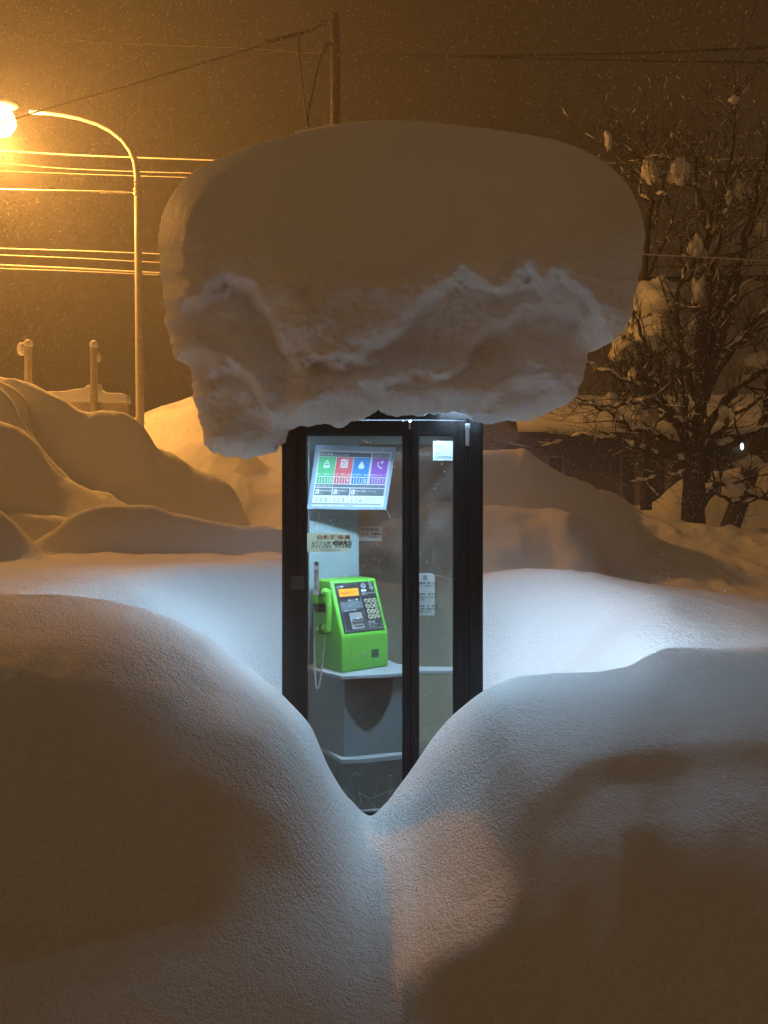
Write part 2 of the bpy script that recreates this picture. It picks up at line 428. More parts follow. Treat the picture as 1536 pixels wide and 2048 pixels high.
def build_cap():
    poly = np.array(CAP, float)
    # denser outline; crumbly where it broke off (lower edge and flanks), smooth on top
    seg = []; n = len(poly)
    for i in range(n):
        a, b = poly[i], poly[(i+1) % n]; k = max(1, int(np.hypot(*(b-a))/4))
        for j in range(k): seg.append(a + (b-a)*j/k)
    # smooth slightly, then roughen
    seg = np.array(seg)
    for _ in range(3): seg = 0.25*np.roll(seg, 1, 0) + 0.5*seg + 0.25*np.roll(seg, -1, 0)
    rough = 3.4*sm((seg[:,1]-430)/180)
    t = np.arange(len(seg))*4.0
    nx = fbm(t/11, t*0, 0.3, 3, 3); ny = fbm(t/11, t*0, 7.3, 3, 4)
    seg = seg + np.stack([nx, ny], 1)*rough[:,None]
    st = 3.2
    us = np.arange(300, 1302, st); vs = np.arange(230, 932, st)
    U, V = np.meshgrid(us, vs)
    # inside test + distance to outline
    A = seg; B = np.roll(seg, -1, 0)
    pu = U.ravel(); pv = V.ravel()
    ins = np.zeros(len(pu), bool); dist = np.full(len(pu), 1e9); cx = np.zeros(len(pu)); cyy = np.zeros(len(pu))
    for (ax, ay), (bx, by) in zip(A, B):
        cond = (ay > pv) != (by > pv)
        if by != ay:
            xi = ax + (pv-ay)*(bx-ax)/(by-ay); ins ^= cond & (pu < xi)
        dx, dy = bx-ax, by-ay; L = dx*dx+dy*dy+1e-9
        tt = np.clip(((pu-ax)*dx + (pv-ay)*dy)/L, 0, 1)
        qx = ax+tt*dx; qy = ay+tt*dy
        d = np.hypot(pu-qx, pv-qy); m = d < dist
        dist[m] = d[m]; cx[m] = qx[m]; cyy[m] = qy[m]
    ins = ins.reshape(U.shape); dist = dist.reshape(U.shape)
    cell = ins[:-1,:-1] & ins[1:,:-1] & ins[:-1,1:] & ins[1:,1:]
    used = np.zeros(U.shape, bool)
    for a, b in ((0,0),(1,0),(0,1),(1,1)):
        used[a:a+cell.shape[0], b:b+cell.shape[1]] |= cell
    cnt = np.zeros(U.shape, int)
    for a, b in ((0,0),(1,0),(0,1),(1,1)):
        cnt[a:a+cell.shape[0], b:b+cell.shape[1]] += cell
    edge = used & (cnt < 4)
    U2 = U.copy(); V2 = V.copy()
    U2[edge] = cx.reshape(U.shape)[edge]; V2[edge] = cyy.reshape(U.shape)[edge]
    d = np.where(edge, 0, dist)
    # ---- front relief in metres towards the viewer
    Rr = 34 + 110*sm((U2-560)/400)
    prof = np.clip(1-(1-np.clip(d/Rr, 0, 1))**2, 0, 1)**0.68
    D = 0.22*prof + 0.24*sm(d/300)
    def line(pts): 
        a = np.array(pts, float); return pchip(a[:,0], a[:,1], U2.ravel()).reshape(U.shape)
    wu = 10*fbm(U2/38, V2/38, 0.0, 3, 11); wv = 16*fbm(U2/46, V2/46, 5.0, 4, 12)
    # broken lower edge of the upper block
    b1 = line([(300,640),(350,620),(400,590),(450,572),(500,585),(530,622),(560,680),(600,715),(660,722),(740,705),(790,668),(850,612),(890,572),(925,545),
               (960,562),(995,584),(1030,562),(1060,548),(1085,570),(1110,552),(1130,560),(1160,585),(1210,622),(1260,650),(1320,660)])
    t1 = sm((b1+wv-V2)/40 + 0.5)
    # second tier: edge of the slab under it
    b2 = line([(300,800),(370,745),(400,738),(450,735),(490,750),(520,795),(545,838),(590,850),(650,800),(700,790),(760,770),(820,745),(880,742),(930,722),(955,688),
               (1000,650),(1060,612),(1110,610),(1150,640),(1180,690),(1230,720),(1320,730)])
    t2 = sm((b2+wv*0.8-V2)/44 + 0.5)
    # lowest lip
    b3 = line([(300,930),(400,850),(430,800),(470,800),(520,840),(560,870),(620,815),(700,812),(780,800),(840,805),(900,800),(960,795),(1020,775),(1100,764),(1150,775),(1200,790),(1320,800)])
    t3 = sm((b3+wv*0.7-V2)/40 + 0.5)
    D = D + 0.25*t1*sm(d/90) + 0.16*t2*sm(d/60) + 0.07*t3*sm(d/40)
    def bump(u0, v0, ru, rv, a, ang=0.0):
        c, s_ = math.cos(ang), math.sin(ang)
        x = (U2-u0)*c + (V2-v0)*s_; y = -(U2-u0)*s_ + (V2-v0)*c
        return a*np.exp(-(x/ru)**2 - (y/rv)**2)
    D = D + bump(545,665,46,95,-0.11,-0.45) + bump(830,690,60,110,-0.11,0.5) + bump(935,480,40,70,-0.05,-0.2)
    D = D + bump(1060,455,60,60,-0.030) + bump(992,525,40,60,0.045,-0.1) + bump(1086,545,22,36,0.025)
    D = D + bump(1050,700,110,60,0.050,-0.2) + bump(460,830,55,70,0.05) + bump(650,660,80,30,0.02) + bump(420,480,80,80,0.02)
    D = D + bump(700,775,160,36,-0.05) + bump(870,640,14,120,0.02,0.35)
    # lumpy, torn texture below, wind-smoothed above
    low = sm((V2-330)/330)
    D = D + low*sm(d/25)*(0.020*fbm(U2/52, V2/34, 0.7, 4, 51) + 0.009*fbm(U2/13, V2/9, 2.2, 3, 61))
    rg = 1-np.abs(fbm((U2+V2*0.6)/70, (V2-U2*0.35)/44, 1.3, 3, 71)); D = D + low*sm(d/25)*0.012*(np.clip(rg, 0, 1)**3)
    D = D + (1-low)*sm(d/40)*(0.014*fbm(U2/110, V2/80, 0.2, 3, 81) + 0.003*fbm(U2/24, V2/18, 3.2, 3, 85))
    # where the outline itself stands: the lip hangs in front of the door, the left lobe beside the booth
    yb = 3.52 - 0.27*sm((V2-690)/110)*sm((U2-560)/50)*sm((1060-U2)/60) - 0.05*sm((V2-650)/100)*sm((U2-1000)/60)
    Yf = yb - D
    zref = EYE - (V2-1024)/F*yb
    thick = 0.10 + 1.15*sm((zref-1.98)/0.30) + 1.0*sm((560-U2)/30)*(1-sm((zref-1.98)/0.3))
    Rb = 260 - 150*sm((570-U2)/40)*sm((V2-640)/60)
    pb = np.sqrt(np.clip(1-(1-np.clip(d/Rb, 0, 1))**2, 0, 1))
    Yk = yb + thick*pb
    Xb = (U2-768)/F*yb; Zb = zref
    front_of_booth = (zref < 2.24) & (np.abs(Xb+0.007) < 0.50)
    Yk = np.where(front_of_booth, np.minimum(Yk, 3.385), Yk)
    Yf = np.where(front_of_booth, np.minimum(Yf, 3.36), Yf)
    # the left lobe runs back along the whole side of the booth
    lobe = sm((575-U2)/20)*sm((V2-690)/60)
    Yk = Yk*(1-lobe) + np.maximum(Yk, yb + 0.85*np.sqrt(np.clip(1-(1-np.clip(d/45, 0, 1))**2, 0, 1)))*lobe
    ys = yb + (Yk-yb)*lobe
    Xb = (U2-768)/F*ys; Zb = EYE - (V2-1024)/F*ys
    idx = -np.ones(U.shape, int); k = used.sum(); idx[used] = np.arange(k)
    fu, fv = U2[used], V2[used]
    fr = np.stack([(fu-768)/F*Yf[used], Yf[used], EYE-(fv-1024)/F*Yf[used]], 1)
    inner = used & ~edge
    idb = idx.copy(); idb[inner] = k + np.arange(inner.sum())
    bu, bv = Xb[inner], Zb[inner]
    bn = 0.03*fbm(bu*3, bv*3, 4.0, 3, 91)
    ck = np.stack([bu, Yk[inner]+bn*pb[inner], bv], 1)
    v = np.concatenate([fr, ck])
    r, c = np.nonzero(cell)
    q1 = np.stack([idx[r,c], idx[r+1,c], idx[r+1,c+1], idx[r,c+1]], 1)
    q2 = np.stack([idb[r,c], idb[r,c+1], idb[r+1,c+1], idb[r+1,c]], 1)
    ok = (np.array([len(set(a)) for a in q2.tolist()]) == 4)
    o = np_mesh('snow_mushroom', v, np.concatenate([q1, q2[ok]]), M_CAP)
    rim = np.nonzero((sm((85-d[used])/40)*sm((600-fu)/80)*sm((640-fv)/60)) > .05)[0]
    vg = o.vertex_groups.new(name='rim'); vg.add([int(i) for i in rim], 1.0, 'REPLACE')
    mo = o.modifiers.new('settle', 'SMOOTH'); mo.factor = 0.5; mo.iterations = 3; mo.vertex_group = 'rim'
    tag(o, 'huge overhanging mushroom of snow sitting on the phone booth roof', 'snow mushroom')
    return o
build_cap()
# ------------------------------------------------------------------ telephone booth
BX, Y0B, Y1B, HW = -0.007, 3.40, 4.33, 0.465
booth = empty('phone_booth', (BX, 3.865, 0))
tag(booth, 'black framed glass telephone booth lit inside, half buried in snow', 'phone booth')
def bl(mb, name, parent=None, smooth=None, bevel=0.0):
    "build in world coordinates, parent to the booth (or to one of its parts)"
    o = mb.build(name, None, smooth, bevel); p = parent or booth
    o.parent = p
    if p is booth: o.matrix_parent_inverse = Matrix.Translation(-booth.location)
    return o
def pz(v, Y): return EYE - (v-1024)/F*Y
# corner posts: rounded outer corner
for sx, yy in ((-1, Y0B), (1, Y0B), (-1, Y1B), (1, Y1B)):
    inw = 1 if yy == Y0B else -1
    wpo = 0.062 if yy == Y0B else 0.046
    x0 = BX + sx*HW; r = 0.018
    pts = [(x0, yy+inw*r)]
    for k in range(1, 6):
        a = math.pi/2*k/6; pts.append((x0 - sx*r*(1-math.cos(a)), yy + inw*r*(1-math.sin(a))))
    pts += [(x0-sx*r, yy), (x0-sx*wpo, yy), (x0-sx*wpo, yy+inw*0.012), (x0-sx*(wpo-.010), yy+inw*0.012), (x0-sx*(wpo-.010), yy+inw*0.05), (x0, yy+inw*0.05)]
    if sx*inw > 0: pts = pts[::-1]
    bl(MB().prism(pts, 0.0, 2.25, M_BLACK, 'z'), 'corner_post', smooth=30)
# floor slab, roof with fascia and gutter lip
bl(MB().box(BX-HW, BX+HW, Y0B+.002, Y1B-.002, -.10, 0.03, mat('concrete', (.25,.25,.24), .9, 0, .15, 25, bump=.3)), 'floor_slab')
roof = bl(MB().box(BX-HW-.060, BX+HW+.060, Y0B-.045, Y1B+.060, 2.06, 2.26, M_BLACK), 'roof', bevel=0.004)
bl(MB().box(BX-HW+.01, BX+HW-.01, Y0B+.05, Y1B-.05, 2.035, 2.057, mat('white_painted_ceiling', (.7,.72,.73), .5)), 'ceiling_panel', roof)
tubeM = mat('lit_fluorescent_diffuser', (.8,.8,.8), .5, emit=(TUBE_COL, TUBE_STRENGTH))
cl = MB().box(BX-.20, BX+.34, 3.456, 3.530, 1.990, 2.034, tubeM)
light = bl(cl, 'ceiling_light', roof)
bl(MB().box(BX-.21, BX+.35, 3.534, 3.540, 1.972, 2.034, M_ALU), 'lamp_shade', roof)  # added unseen baffle, holds direct light off the number board
# headers and bottom rails
hz = pz(870, Y0B)                          # top edge of the door panes
for (y0, y1, nm) in ((Y0B+.004, Y0B+.044, 'front_header'),):
    m = MB().box(BX-HW+.062, BX+HW-.062, y0, y1, 1.985, 2.06, M_BLACK)
    bl(m, nm, bevel=.002)
m = MB().box(BX-HW+.046, BX+HW-.046, Y1B-.045, Y1B-.006, 1.955, 2.06, M_GREY); bl(m, 'rear_header', bevel=.002)
m = MB().box(BX-HW+.046, BX+HW-.046, Y1B-.045, Y1B-.006, .03, .12, M_BLACK); bl(m, 'rear_rail', bevel=.002)
for sx in (-1, 1):
    x = BX + sx*HW
    a, b = sorted((x-sx*.004, x-sx*.040))
    bl(MB().box(a, b, Y0B+.05, Y1B-.05, 1.955, 2.06, M_BLACK), 'side_header', bevel=.002)
    bl(MB().box(a, b, Y0B+.05, Y1B-.05, .03, .12, M_BLACK), 'side_rail', bevel=.002)
    c = x - sx*.022
    bl(MB().box(c-.003, c+.003, Y0B+.05, Y1B-.05, .12, 1.955, M_GLASS), 'side_pane')
    a, b = sorted((x-sx*.008, x-sx*.036))
bl(MB().box(BX-HW+.046, BX+HW-.046, Y1B-.028, Y1B-.022, .12, 1.955, M_GLASS_REAR), 'rear_pane')
def U(u, Y=Y0B): return (u-768)/F*Y
bandM = mat('lit_fascia_band', (.8,.8,.8), .5, emit=(TUBE_COL, BAND_STRENGTH)); bandF = mat('lit_front_band', (.8,.8,.8), .5, emit=(TUBE_COL, BAND_STRENGTH*0.65))  # glow of the added unseen strips under the roof edge
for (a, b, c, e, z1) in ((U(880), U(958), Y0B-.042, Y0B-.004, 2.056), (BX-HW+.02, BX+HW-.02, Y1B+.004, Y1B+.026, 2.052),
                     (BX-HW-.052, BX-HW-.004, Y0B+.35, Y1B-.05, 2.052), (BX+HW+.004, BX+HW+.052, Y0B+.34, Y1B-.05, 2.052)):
    bl(MB().box(a, b, c, e, z1-(.012 if c < Y0B-.03 else .006 if e > Y1B else .014), z1, bandF if c < Y0B-.03 else bandM), 'light_band', roof)  # added glow strips, hidden under the roof, lighting hollow and right mound
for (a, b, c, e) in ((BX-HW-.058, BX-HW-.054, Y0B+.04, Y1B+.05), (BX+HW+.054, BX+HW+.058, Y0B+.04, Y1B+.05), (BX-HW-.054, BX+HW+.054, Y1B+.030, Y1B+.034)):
    bl(MB().box(a, b, c, e, 2.018, 2.059, M_BLACK), 'drip_edge', roof)  # added lips that cut the strips' sideways light
bl(MB().box(U(874), U(878), Y0B-.044, Y0B-.002, 2.012, 2.058, M_BLACK), 'band_end_plate', roof)  # added baffle, keeps the front strip's light off the left mound
# folding door: a wide and a narrow leaf
def U(u, Y=Y0B): return (u-768)/F*Y
def leaf(x0, x1, g0, g1, seal):
    mb = MB(); ya, yb = Y0B+.006, Y0B+.042
    r = .004
    mb.box(x0, g0, ya, yb, .06, 1.982, M_BLACK); mb.box(g1, x1, ya, yb, .06, 1.982, M_BLACK)
    mb.box(g0, g1, ya, yb, hz, 1.982, M_BLACK); mb.box(g0, g1, ya, yb, .06, .17, M_BLACK)
    # raised ribs of the extrusion
    for x in seal: mb.box(x-.0022, x+.0022, ya-.004, ya, .06, 1.982, M_BLACK)
    d = bl(mb, 'door_leaf', bevel=.002)
    bl(MB().box(g0-.004, g1+.004, Y0B+.020, Y0B+.026, .165, hz+.004, M_GLASS), 'pane', d)
    g = MB()
    for (a, b, c, e) in ((g0, g0+.004, .17, hz), (g1-.004, g1, .17, hz)): g.box(a, b, Y0B+.012, Y0B+.019, c, e, M_RUB)
    g.box(g0, g1, Y0B+.012, Y0B+.019, hz-.004, hz, M_RUB)
    bl(g, 'gasket', d)
    return d
d1 = leaf(U(580.5), U(819), U(612), U(806), [U(596), U(604), U(812)])
d2 = leaf(U(822), U(933), U(837), U(908), [U(826), U(830), U(916), U(926)])
bl(MB().box(U(582), U(608), Y0B-.004, Y0B+.005, pz(1179, Y0B), pz(1152, Y0B), mat('dark_steel_plate', (.055,.053,.05), .5)), 'handle_plate', d1, bevel=.002)
h = MB().box(U(931), U(938), Y0B-.016, Y0B+.002, pz(892, Y0B), pz(852, Y0B), M_ALU).box(U(930), U(939.5), Y0B-.018, Y0B-.004, pz(858, Y0B), pz(848, Y0B), M_ALU)
bl(h, 'door_hinge', d2, bevel=.002)
bl(MB().box(U(817.5), U(821), Y0B-.010, Y0B+.004, pz(858, Y0B), pz(846, Y0B), M_ALU), 'door_pivot', d1, bevel=.001)
bl(MB().box(U(930), BX+HW-.055, Y0B+.014, Y0B+.046, .06, 2.0, M_BLACK), 'door_jamb')
bl(MB().box(U(815), U(826), Y0B+.036, Y0B+.048, .06, 1.98, M_RUB), 'meeting_seal')
# diagonal back board in the left rear corner
p0 = Vector((-.412, 4.075, 0)); p1 = Vector((-.152, 4.262, 0)); dd = (p1-p0).normalized(); nn = Vector((dd.y, -dd.x, 0))
Xb_ = Matrix(((dd.x, -nn.x, 0, p0.x), (dd.y, -nn.y, 0, p0.y), (0, 0, 1, 0), (0, 0, 0, 1)))
L_ = (p1-p0).length
bb = MB().box(0, L_, 0, .014, .03, 2.03, M_GREY, Xb_)
bb.box(L_-.006, L_+.006, -.004, .018, .03, 2.03, M_GREY, Xb_)
backboard = bl(bb, 'backboard', bevel=.002)
for (a, b) in ((.04, pz(1152, 4.1)), (.04, pz(1045, 4.1)), (.24, pz(1152, 4.2))): bl(MB().cyl((a, -.004, b), .006, .005, M_ALU, 'y', 12, Xb_), 'screw', backboard)
# cabinet with the telephone shelf
shz = pz(1352, 3.75)
def sh(u, v): 
    Y = (EYE-shz)*F/(v-1024); return ((u-768)/F*Y, Y)
shelfM = mat('pale_grey_laminate', (.26,.285,.30), .35, 0, .05, 20)
outl = [sh(684,1352), (.03, 3.80), (.10, 3.835), (.18, 3.868), (.28, 3.88), (.435, 3.885), (.435, 3.975), (.20, 3.985), (.07, 4.06), (-.02, 4.27), (-.14, 4.27), (-.41, 4.06), (-.425, 3.965)]
s = MB().prism(outl, shz-.020, shz, shelfM, 'z'); bl(s, 'telephone_shelf', bevel=.004)
cab = MB()
c0 = Vector((-.205, 3.775, 0)); cl_ = Vector((-.40, 3.985, 0)); cr = Vector((.115, 3.86, 0))
cpts = [(c0.x, c0.y), (cr.x, cr.y), (.13, 4.02), (.02, 4.24), (-.14, 4.25), (-.40, 4.04), (cl_.x, cl_.y)]
cab.prism(cpts, .31, shz-.0205, mat('slate_grey_steel', (.13,.16,.175), .45, 0, .1, 14, bump=.03), 'z')
cabinet = bl(cab, 'cabinet', bevel=.004)
st = [(c0.x-.013, c0.y-.034), (c0.x+.10, c0.y-.026), (cr.x-.03, cr.y-.050), (cr.x+.03, cr.y-.02), (.14, 4.0), (.02, 4.24), (-.14, 4.25), (-.40, 4.04)]
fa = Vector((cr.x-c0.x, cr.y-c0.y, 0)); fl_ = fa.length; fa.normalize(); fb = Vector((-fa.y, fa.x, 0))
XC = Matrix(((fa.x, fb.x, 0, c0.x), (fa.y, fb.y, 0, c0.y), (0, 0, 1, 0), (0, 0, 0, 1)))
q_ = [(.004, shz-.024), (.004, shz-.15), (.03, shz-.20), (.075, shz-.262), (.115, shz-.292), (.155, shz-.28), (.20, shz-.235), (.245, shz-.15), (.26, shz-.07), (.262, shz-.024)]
bl(MB().prism(q_, -.003, .002, mat('dark_brown_panel', (.020,.014,.010), .45, 0, .25, 10), 'y', XC), 'dark_panel', cabinet, bevel=.001)  # shade put in as an added dark sheet, not a cabinet part
bl(MB().prism(st, .285, .309, shelfM, 'z'), 'foot_ledge', cabinet, bevel=.003)
st2 = [(c0.x-.02, c0.y), (cr.x-.01, cr.y-.01), (.12, 4.0), (.02, 4.2), (-.14, 4.2), (-.38, 4.03)]
bl(MB().prism(st2, .03, .284, mat('dark_grey_steel', (.11,.125,.12), .5, 0, .15, 12), 'z'), 'plinth', cabinet)

# ------------------------------------------------------------------ green payphone
TH = math.radians(36)
phc = sh(683.5, 1347)
PHX = Vector((phc[0], phc[1], 0))           # front left bottom corner
ex = Vector((math.cos(TH), math.sin(TH), 0)); ey = Vector((-math.sin(TH), math.cos(TH), 0))
WP, DP, HP = .298, .28, .468
org = PHX + ex*WP/2 + ey*DP/2
phone = empty('payphone', (org.x, org.y, shz), TH)
tag(phone, 'green push button payphone with handset on the booth shelf', 'payphone')
M_GREEN = mat('green_plastic', (.115, .40, .042), .36, 0, .10, 6, bump=.05, bscale=400)
M_GREEN2 = mat('green_handset_plastic', (.13, .43, .046), .30, 0, .06, 8)
M_PANEL = mat('black_printed_panel', (.022,.026,.030), .3, 0, .2, 20)
M_WHITE = mat('white_print', (.75,.76,.76), .5, 0, .03)
M_CHROME = mat('worn_chrome', (.62,.64,.66), .22, .9, .1, 50)
x0, x1, ya, yb = -WP/2, WP/2, -DP/2, DP/2
FZ, RC = .185, .108                         # top of the vertical front, how far the slope leans back
side = [(ya, .012), (ya+.012, 0), (yb, 0), (yb, HP), (ya+RC+.03, HP), (ya+RC+.006, HP-.016), (ya, FZ)]
def shell(pts, x0, x1, rnd):
    "rounded body: bevel all edges in bmesh"
    mb = MB().prism(pts, x0, x1, M_GREEN, 'x')
    bm = bmesh.new(); vs = [bm.verts.new(p) for p in mb.v]
    for f in mb.f: bm.faces.new([vs[i] for i in f])
    bmesh.ops.recalc_face_normals(bm, faces=bm.faces)
    bmesh.ops.bevel(bm, geom=list(bm.edges), offset=rnd, segments=4, profile=.5, affect='EDGES')
    me = bpy.data.meshes.new('body'); bm.to_mesh(me); bm.free(); me.materials.append(M_GREEN)
    me.polygons.foreach_set('use_smooth', [True]*len(me.polygons)); me.set_sharp_from_angle(angle=math.radians(40))
    o = bpy.data.objects.new('body', me); col.objects.link(o); return o
side2 = [(ya, 0), (yb, 0), (yb, HP), (ya+RC+.012, HP), (ya, FZ)]
body = shell(side2, x0, x1, .011); body.parent = phone
# local frame of the sloping face: origin at its lower left, x right, y up the slope, z outward
top_pt = Vector((0, ya+RC+.012, HP)); bot = Vector((0, ya, FZ)); up = (top_pt-bot).normalized(); SL = (top_pt-bot).length
nrm = Vector((1,0,0)).cross(up)
def face(xf, yf, zf):   # fractions 0..1 of width, height
    return Vector((x0+xf*WP, 0, 0)) + Vector((0, bot.y, bot.z)) + up*(yf*SL) + nrm*zf
XF = Matrix(((1, up.x, nrm.x, x0), (0, up.y, nrm.y, bot.y), (0, up.z, nrm.z, bot.z), (0,0,0,1)))
def fbox(mb, a, b, c, d, z0, z1, m):
    return mb.box(a*WP, b*WP, c*SL, d*SL, z0, z1, m, XF)
def part(mb, name, parent, smooth=None, bevel=0):
    o = mb.build(name, None, smooth, bevel); o.parent = parent
    return o
pn = MB(); fbox(pn, .075, .925, .055, .945, -.004, .0030, M_PANEL)
panel = part(pn, 'control_panel', phone, bevel=.0015)
fr = MB()
def rect(mb, a, b, c, d, wd, z, m):
    for (p, q, r, s_) in ((a,b,c,c+wd),(a,b,d-wd,d),(a,a+wd,c,d),(b-wd,b,c,d)): fbox(mb, p, q, r, s_, .003, z, m)
M_LINE = mat('grey_print', (.25,.26,.27), .5)
rect(fr, .11, .565, .09, .915, .006, .0034, M_LINE); rect(fr, .60, .885, .09, .245, .006, .0034, M_LINE)
fbox(fr, .12, .555, .47, .60, .0031, .0036, mat('dark_blue_grey_label', (.09,.115,.13), .5))
text_geo(fr, 'NTT', .0125, M_WHITE, XF @ Matrix.Translation((.175*WP, .865*SL, .0036)))
fr.tube([(.145*WP+.005*math.cos(t), .877*SL+.005*math.sin(t), .0036) for t in np.linspace(0, 6.283, 14)], .0012, M_WHITE, 4, False, XF)
text_geo(fr, '電話 110  119', .0095, M_WHITE, XF @ Matrix.Translation((.28*WP, .615*SL, .0036)))
fr.add([(.44*WP,.645*SL,.0036),(.50*WP,.645*SL,.0036),(.48*WP,.61*SL,.0036)], [(0,2,1)], M_WHITE, XF)
for k in range(3): text_geo(fr, 'テレホンカードをお入れください', .0068, M_LINE, XF @ Matrix.Translation((.13*WP, (.565-.033*k)*SL, .0038)))
text_geo(fr, 'TELEPHONE CARD', .0098, M_WHITE, XF @ Matrix.Translation((.14*WP, .438*SL, .0036)))
text_geo(fr, '100円硬貨はおつりがでません', .0076, M_WHITE, XF @ Matrix.Translation((.60*WP, .725*SL, .0036)))
text_geo(fr, 'COIN 10 100', .0076, M_WHITE, XF @ Matrix.Translation((.60*WP, .70*SL, .0036)))
fbox(fr, .615, .725, .765, .800, .003, .0036, M_WHITE)
text_geo(fr, '緊急通報', .010, M_WHITE, XF @ Matrix.Translation((.62*WP, .198*SL, .0036)))
text_geo(fr, '警察 110 消防 119', .0075, M_WHITE, XF @ Matrix.Translation((.615*WP, .160*SL, .0036)))
text_geo(fr, '海上保安庁 118', .0075, M_WHITE, XF @ Matrix.Translation((.615*WP, .118*SL, .0036)))
part(fr, 'panel_print', panel)
lcdM = mat('lit_orange_display', (.5,.18,.01), .4, emit=((1.0,.36,.012), .95))
lc = MB(); fbox(lc, .135, .545, .70, .835, .003, .0042, lcdM)
lcd = part(lc, 'display', phone)
lt = MB(); text_geo(lt, '受話器をあげて', .0155, mat('display_ink', (.12,.05,.01), .6), XF @ Matrix.Translation((.155*WP, .745*SL, .0046)))
part(lt, 'display_text', lcd)
# coin slot and coin guides
cs = MB()
cs.cyl((.675*WP, .865*SL, .003), .0155, .004, M_ALU, 'z', 28, XF)
cs.box(.675*WP-.0013, .675*WP+.0013, .835*SL, .895*SL, .0071, .0074, M_RUB, XF)
part(cs, 'coin_slot', phone, 30)
gd = MB()
for q, (a, b) in enumerate(((.835, .905), (.845, .825))):
    gd.tube([(a*WP+.0095*math.cos(t), b*SL+.0095*math.sin(t), .0036) for t in np.linspace(0, 6.283, 24)], .0013, M_WHITE, 4, False, XF)
    text_geo(gd, ('10', '100')[q], .0085, M_WHITE, XF @ Matrix.Translation((a*WP, b*SL-.003, .0036)), 'CENTER')
part(gd, 'coin_mark', panel)
# keypad
M_KEYRING = mat('cream_key_ring', (.60,.56,.40), .4)
keys = '123456789*0#'
for i, ch in enumerate(keys):
    r, c = divmod(i, 3); kx = (.665+.088*c)*WP; ky = (.585-.095*r)*SL
    k = MB(); k.tube([(kx,ky,.002),(kx,ky,.0085)], [.0108,.0102], M_PANEL, 20, True, XF)
    k.tube([(kx+.0104*math.cos(t), ky+.0104*math.sin(t), .0085) for t in np.linspace(0, 6.283, 20)], .0021, M_KEYRING, 5, False, XF)
    text_geo(k, ch, .0125, mat('cream_print', (.75,.68,.42), .5), XF @ Matrix.Translation((kx, ky-.0045, .0088)), 'CENTER')
    part(k, 'key', phone, 35)
# card reader
cd = MB(); fbox(cd, .245, .505, .115, .40, .003, .007, M_ALU)
card = part(cd, 'card_reader', phone, bevel=.0015)
c2 = MB(); fbox(c2, .265, .50, .225, .285, .007, .020, M_CHROME); part(c2, 'card_lip', card, bevel=.003)
c3 = MB(); fbox(c3, .29, .475, .252, .272, .0195, .0206, M_RUB); part(c3, 'card_slot', card)
c3 = MB(); fbox(c3, .30, .48, .145, .168, .0068, .0074, M_RUB); part(c3, 'card_slot', card)
# front: service door outline, lock, coin return
fd = MB(); yq = ya - .0006
for (a, b, c, d_) in ((x0+.055, x1-.010, .157, .159), (x0+.055, x1-.010, .022, .024), (x0+.055, x0+.057, .022, .159)): fd.box(a, b, yq-.0004, yq+.002, c, d_, mat('green_seam', (.05,.24,.03), .5))
part(fd, 'service_door_seam', phone)
lk = MB(); lk.cyl((x0+.132, ya-.004, .083), .0115, .006, M_ALU, 'y', 20); lk.cyl((x0+.132, ya-.0052, .083), .0045, .002, M_RUB, 'y', 12); part(lk, 'lock', phone, 35)
cr_ = MB(); cr_.box(x0+.190, x0+.232, ya-.0015, ya+.004, .060, .102, mat('dark_recess', (.035,.045,.035), .6)); cr_.box(x0+.186, x0+.236, ya-.001, ya+.004, .056, .106, mat('green_seam', (.05,.24,.03), .5)); part(cr_, 'coin_return', phone, bevel=.001)
ft = MB().box(x0+.01, x1-.01, ya+.008, yb-.008, -.0, .004, M_RUB)
# handset on the left side
hx = x0 - .030
hs = MB()
yc_ = ya + .115
N = 22; path = []; rad = []
for i in range(N):
    t = i/(N-1); z = .420 - t*.212
    bow = .030*math.sin(math.pi*t)
    path.append((hx - .004, yc_ - .030 - bow*0.5, z)); rad.append(.0165 + .004*abs(2*t-1)**3)
hs.tube(path, rad, M_GREEN2, 16)
for t, z in ((0, .408), (1, .222)):
    hs.ball((hx-.002, yc_-.010, z), .031, M_GREEN2, 18, 12, (.82, 1.05, .80))
handset = part(hs, 'handset', phone, 180)
for z in (.408, .222): part(MB().cyl((hx-.002, yc_+.018, z), .020, .010, M_RUB, 'y', 18), 'receiver_cap', handset, 40)
ck = MB(); ck.box(x0-.058, x0+.002, yc_+.040, yc_+.095, .345, .400, M_GREEN2); ck.box(x0-.050, x0+.002, yc_+.030, yc_+.085, .300, .345, M_RUB)
part(MB().box(x0-.050, x0+.002, yc_+.03, yc_+.085, .185, .215, M_GREEN2), 'cradle', phone, bevel=.006)
part(ck, 'cradle', phone, bevel=.006)
# armoured cord
a = Vector((hx-.002, yc_-.012, .196)); b = Vector((x0-.045, yc_+.080, .33)); pts = []
for i in range(40):
    t = i/39
    p = a.lerp(b, t); sag = 4*t*(1-t)
    z = a.z*(1-t) + b.z*t - .36*sag*(1-.25*(t-.3)) 
    pts.append((p.x - .042*sag, p.y - .030*sag, z))
part(MB().tube(pts, .0046, mat('armoured_cord', (.55,.56,.55), .35, .8, .3, 400), 8), 'cord', phone, 180)

# ------------------------------------------------------------------ notices and labels
def plane_from(corners_px, Y=None, pts=None):
    pass
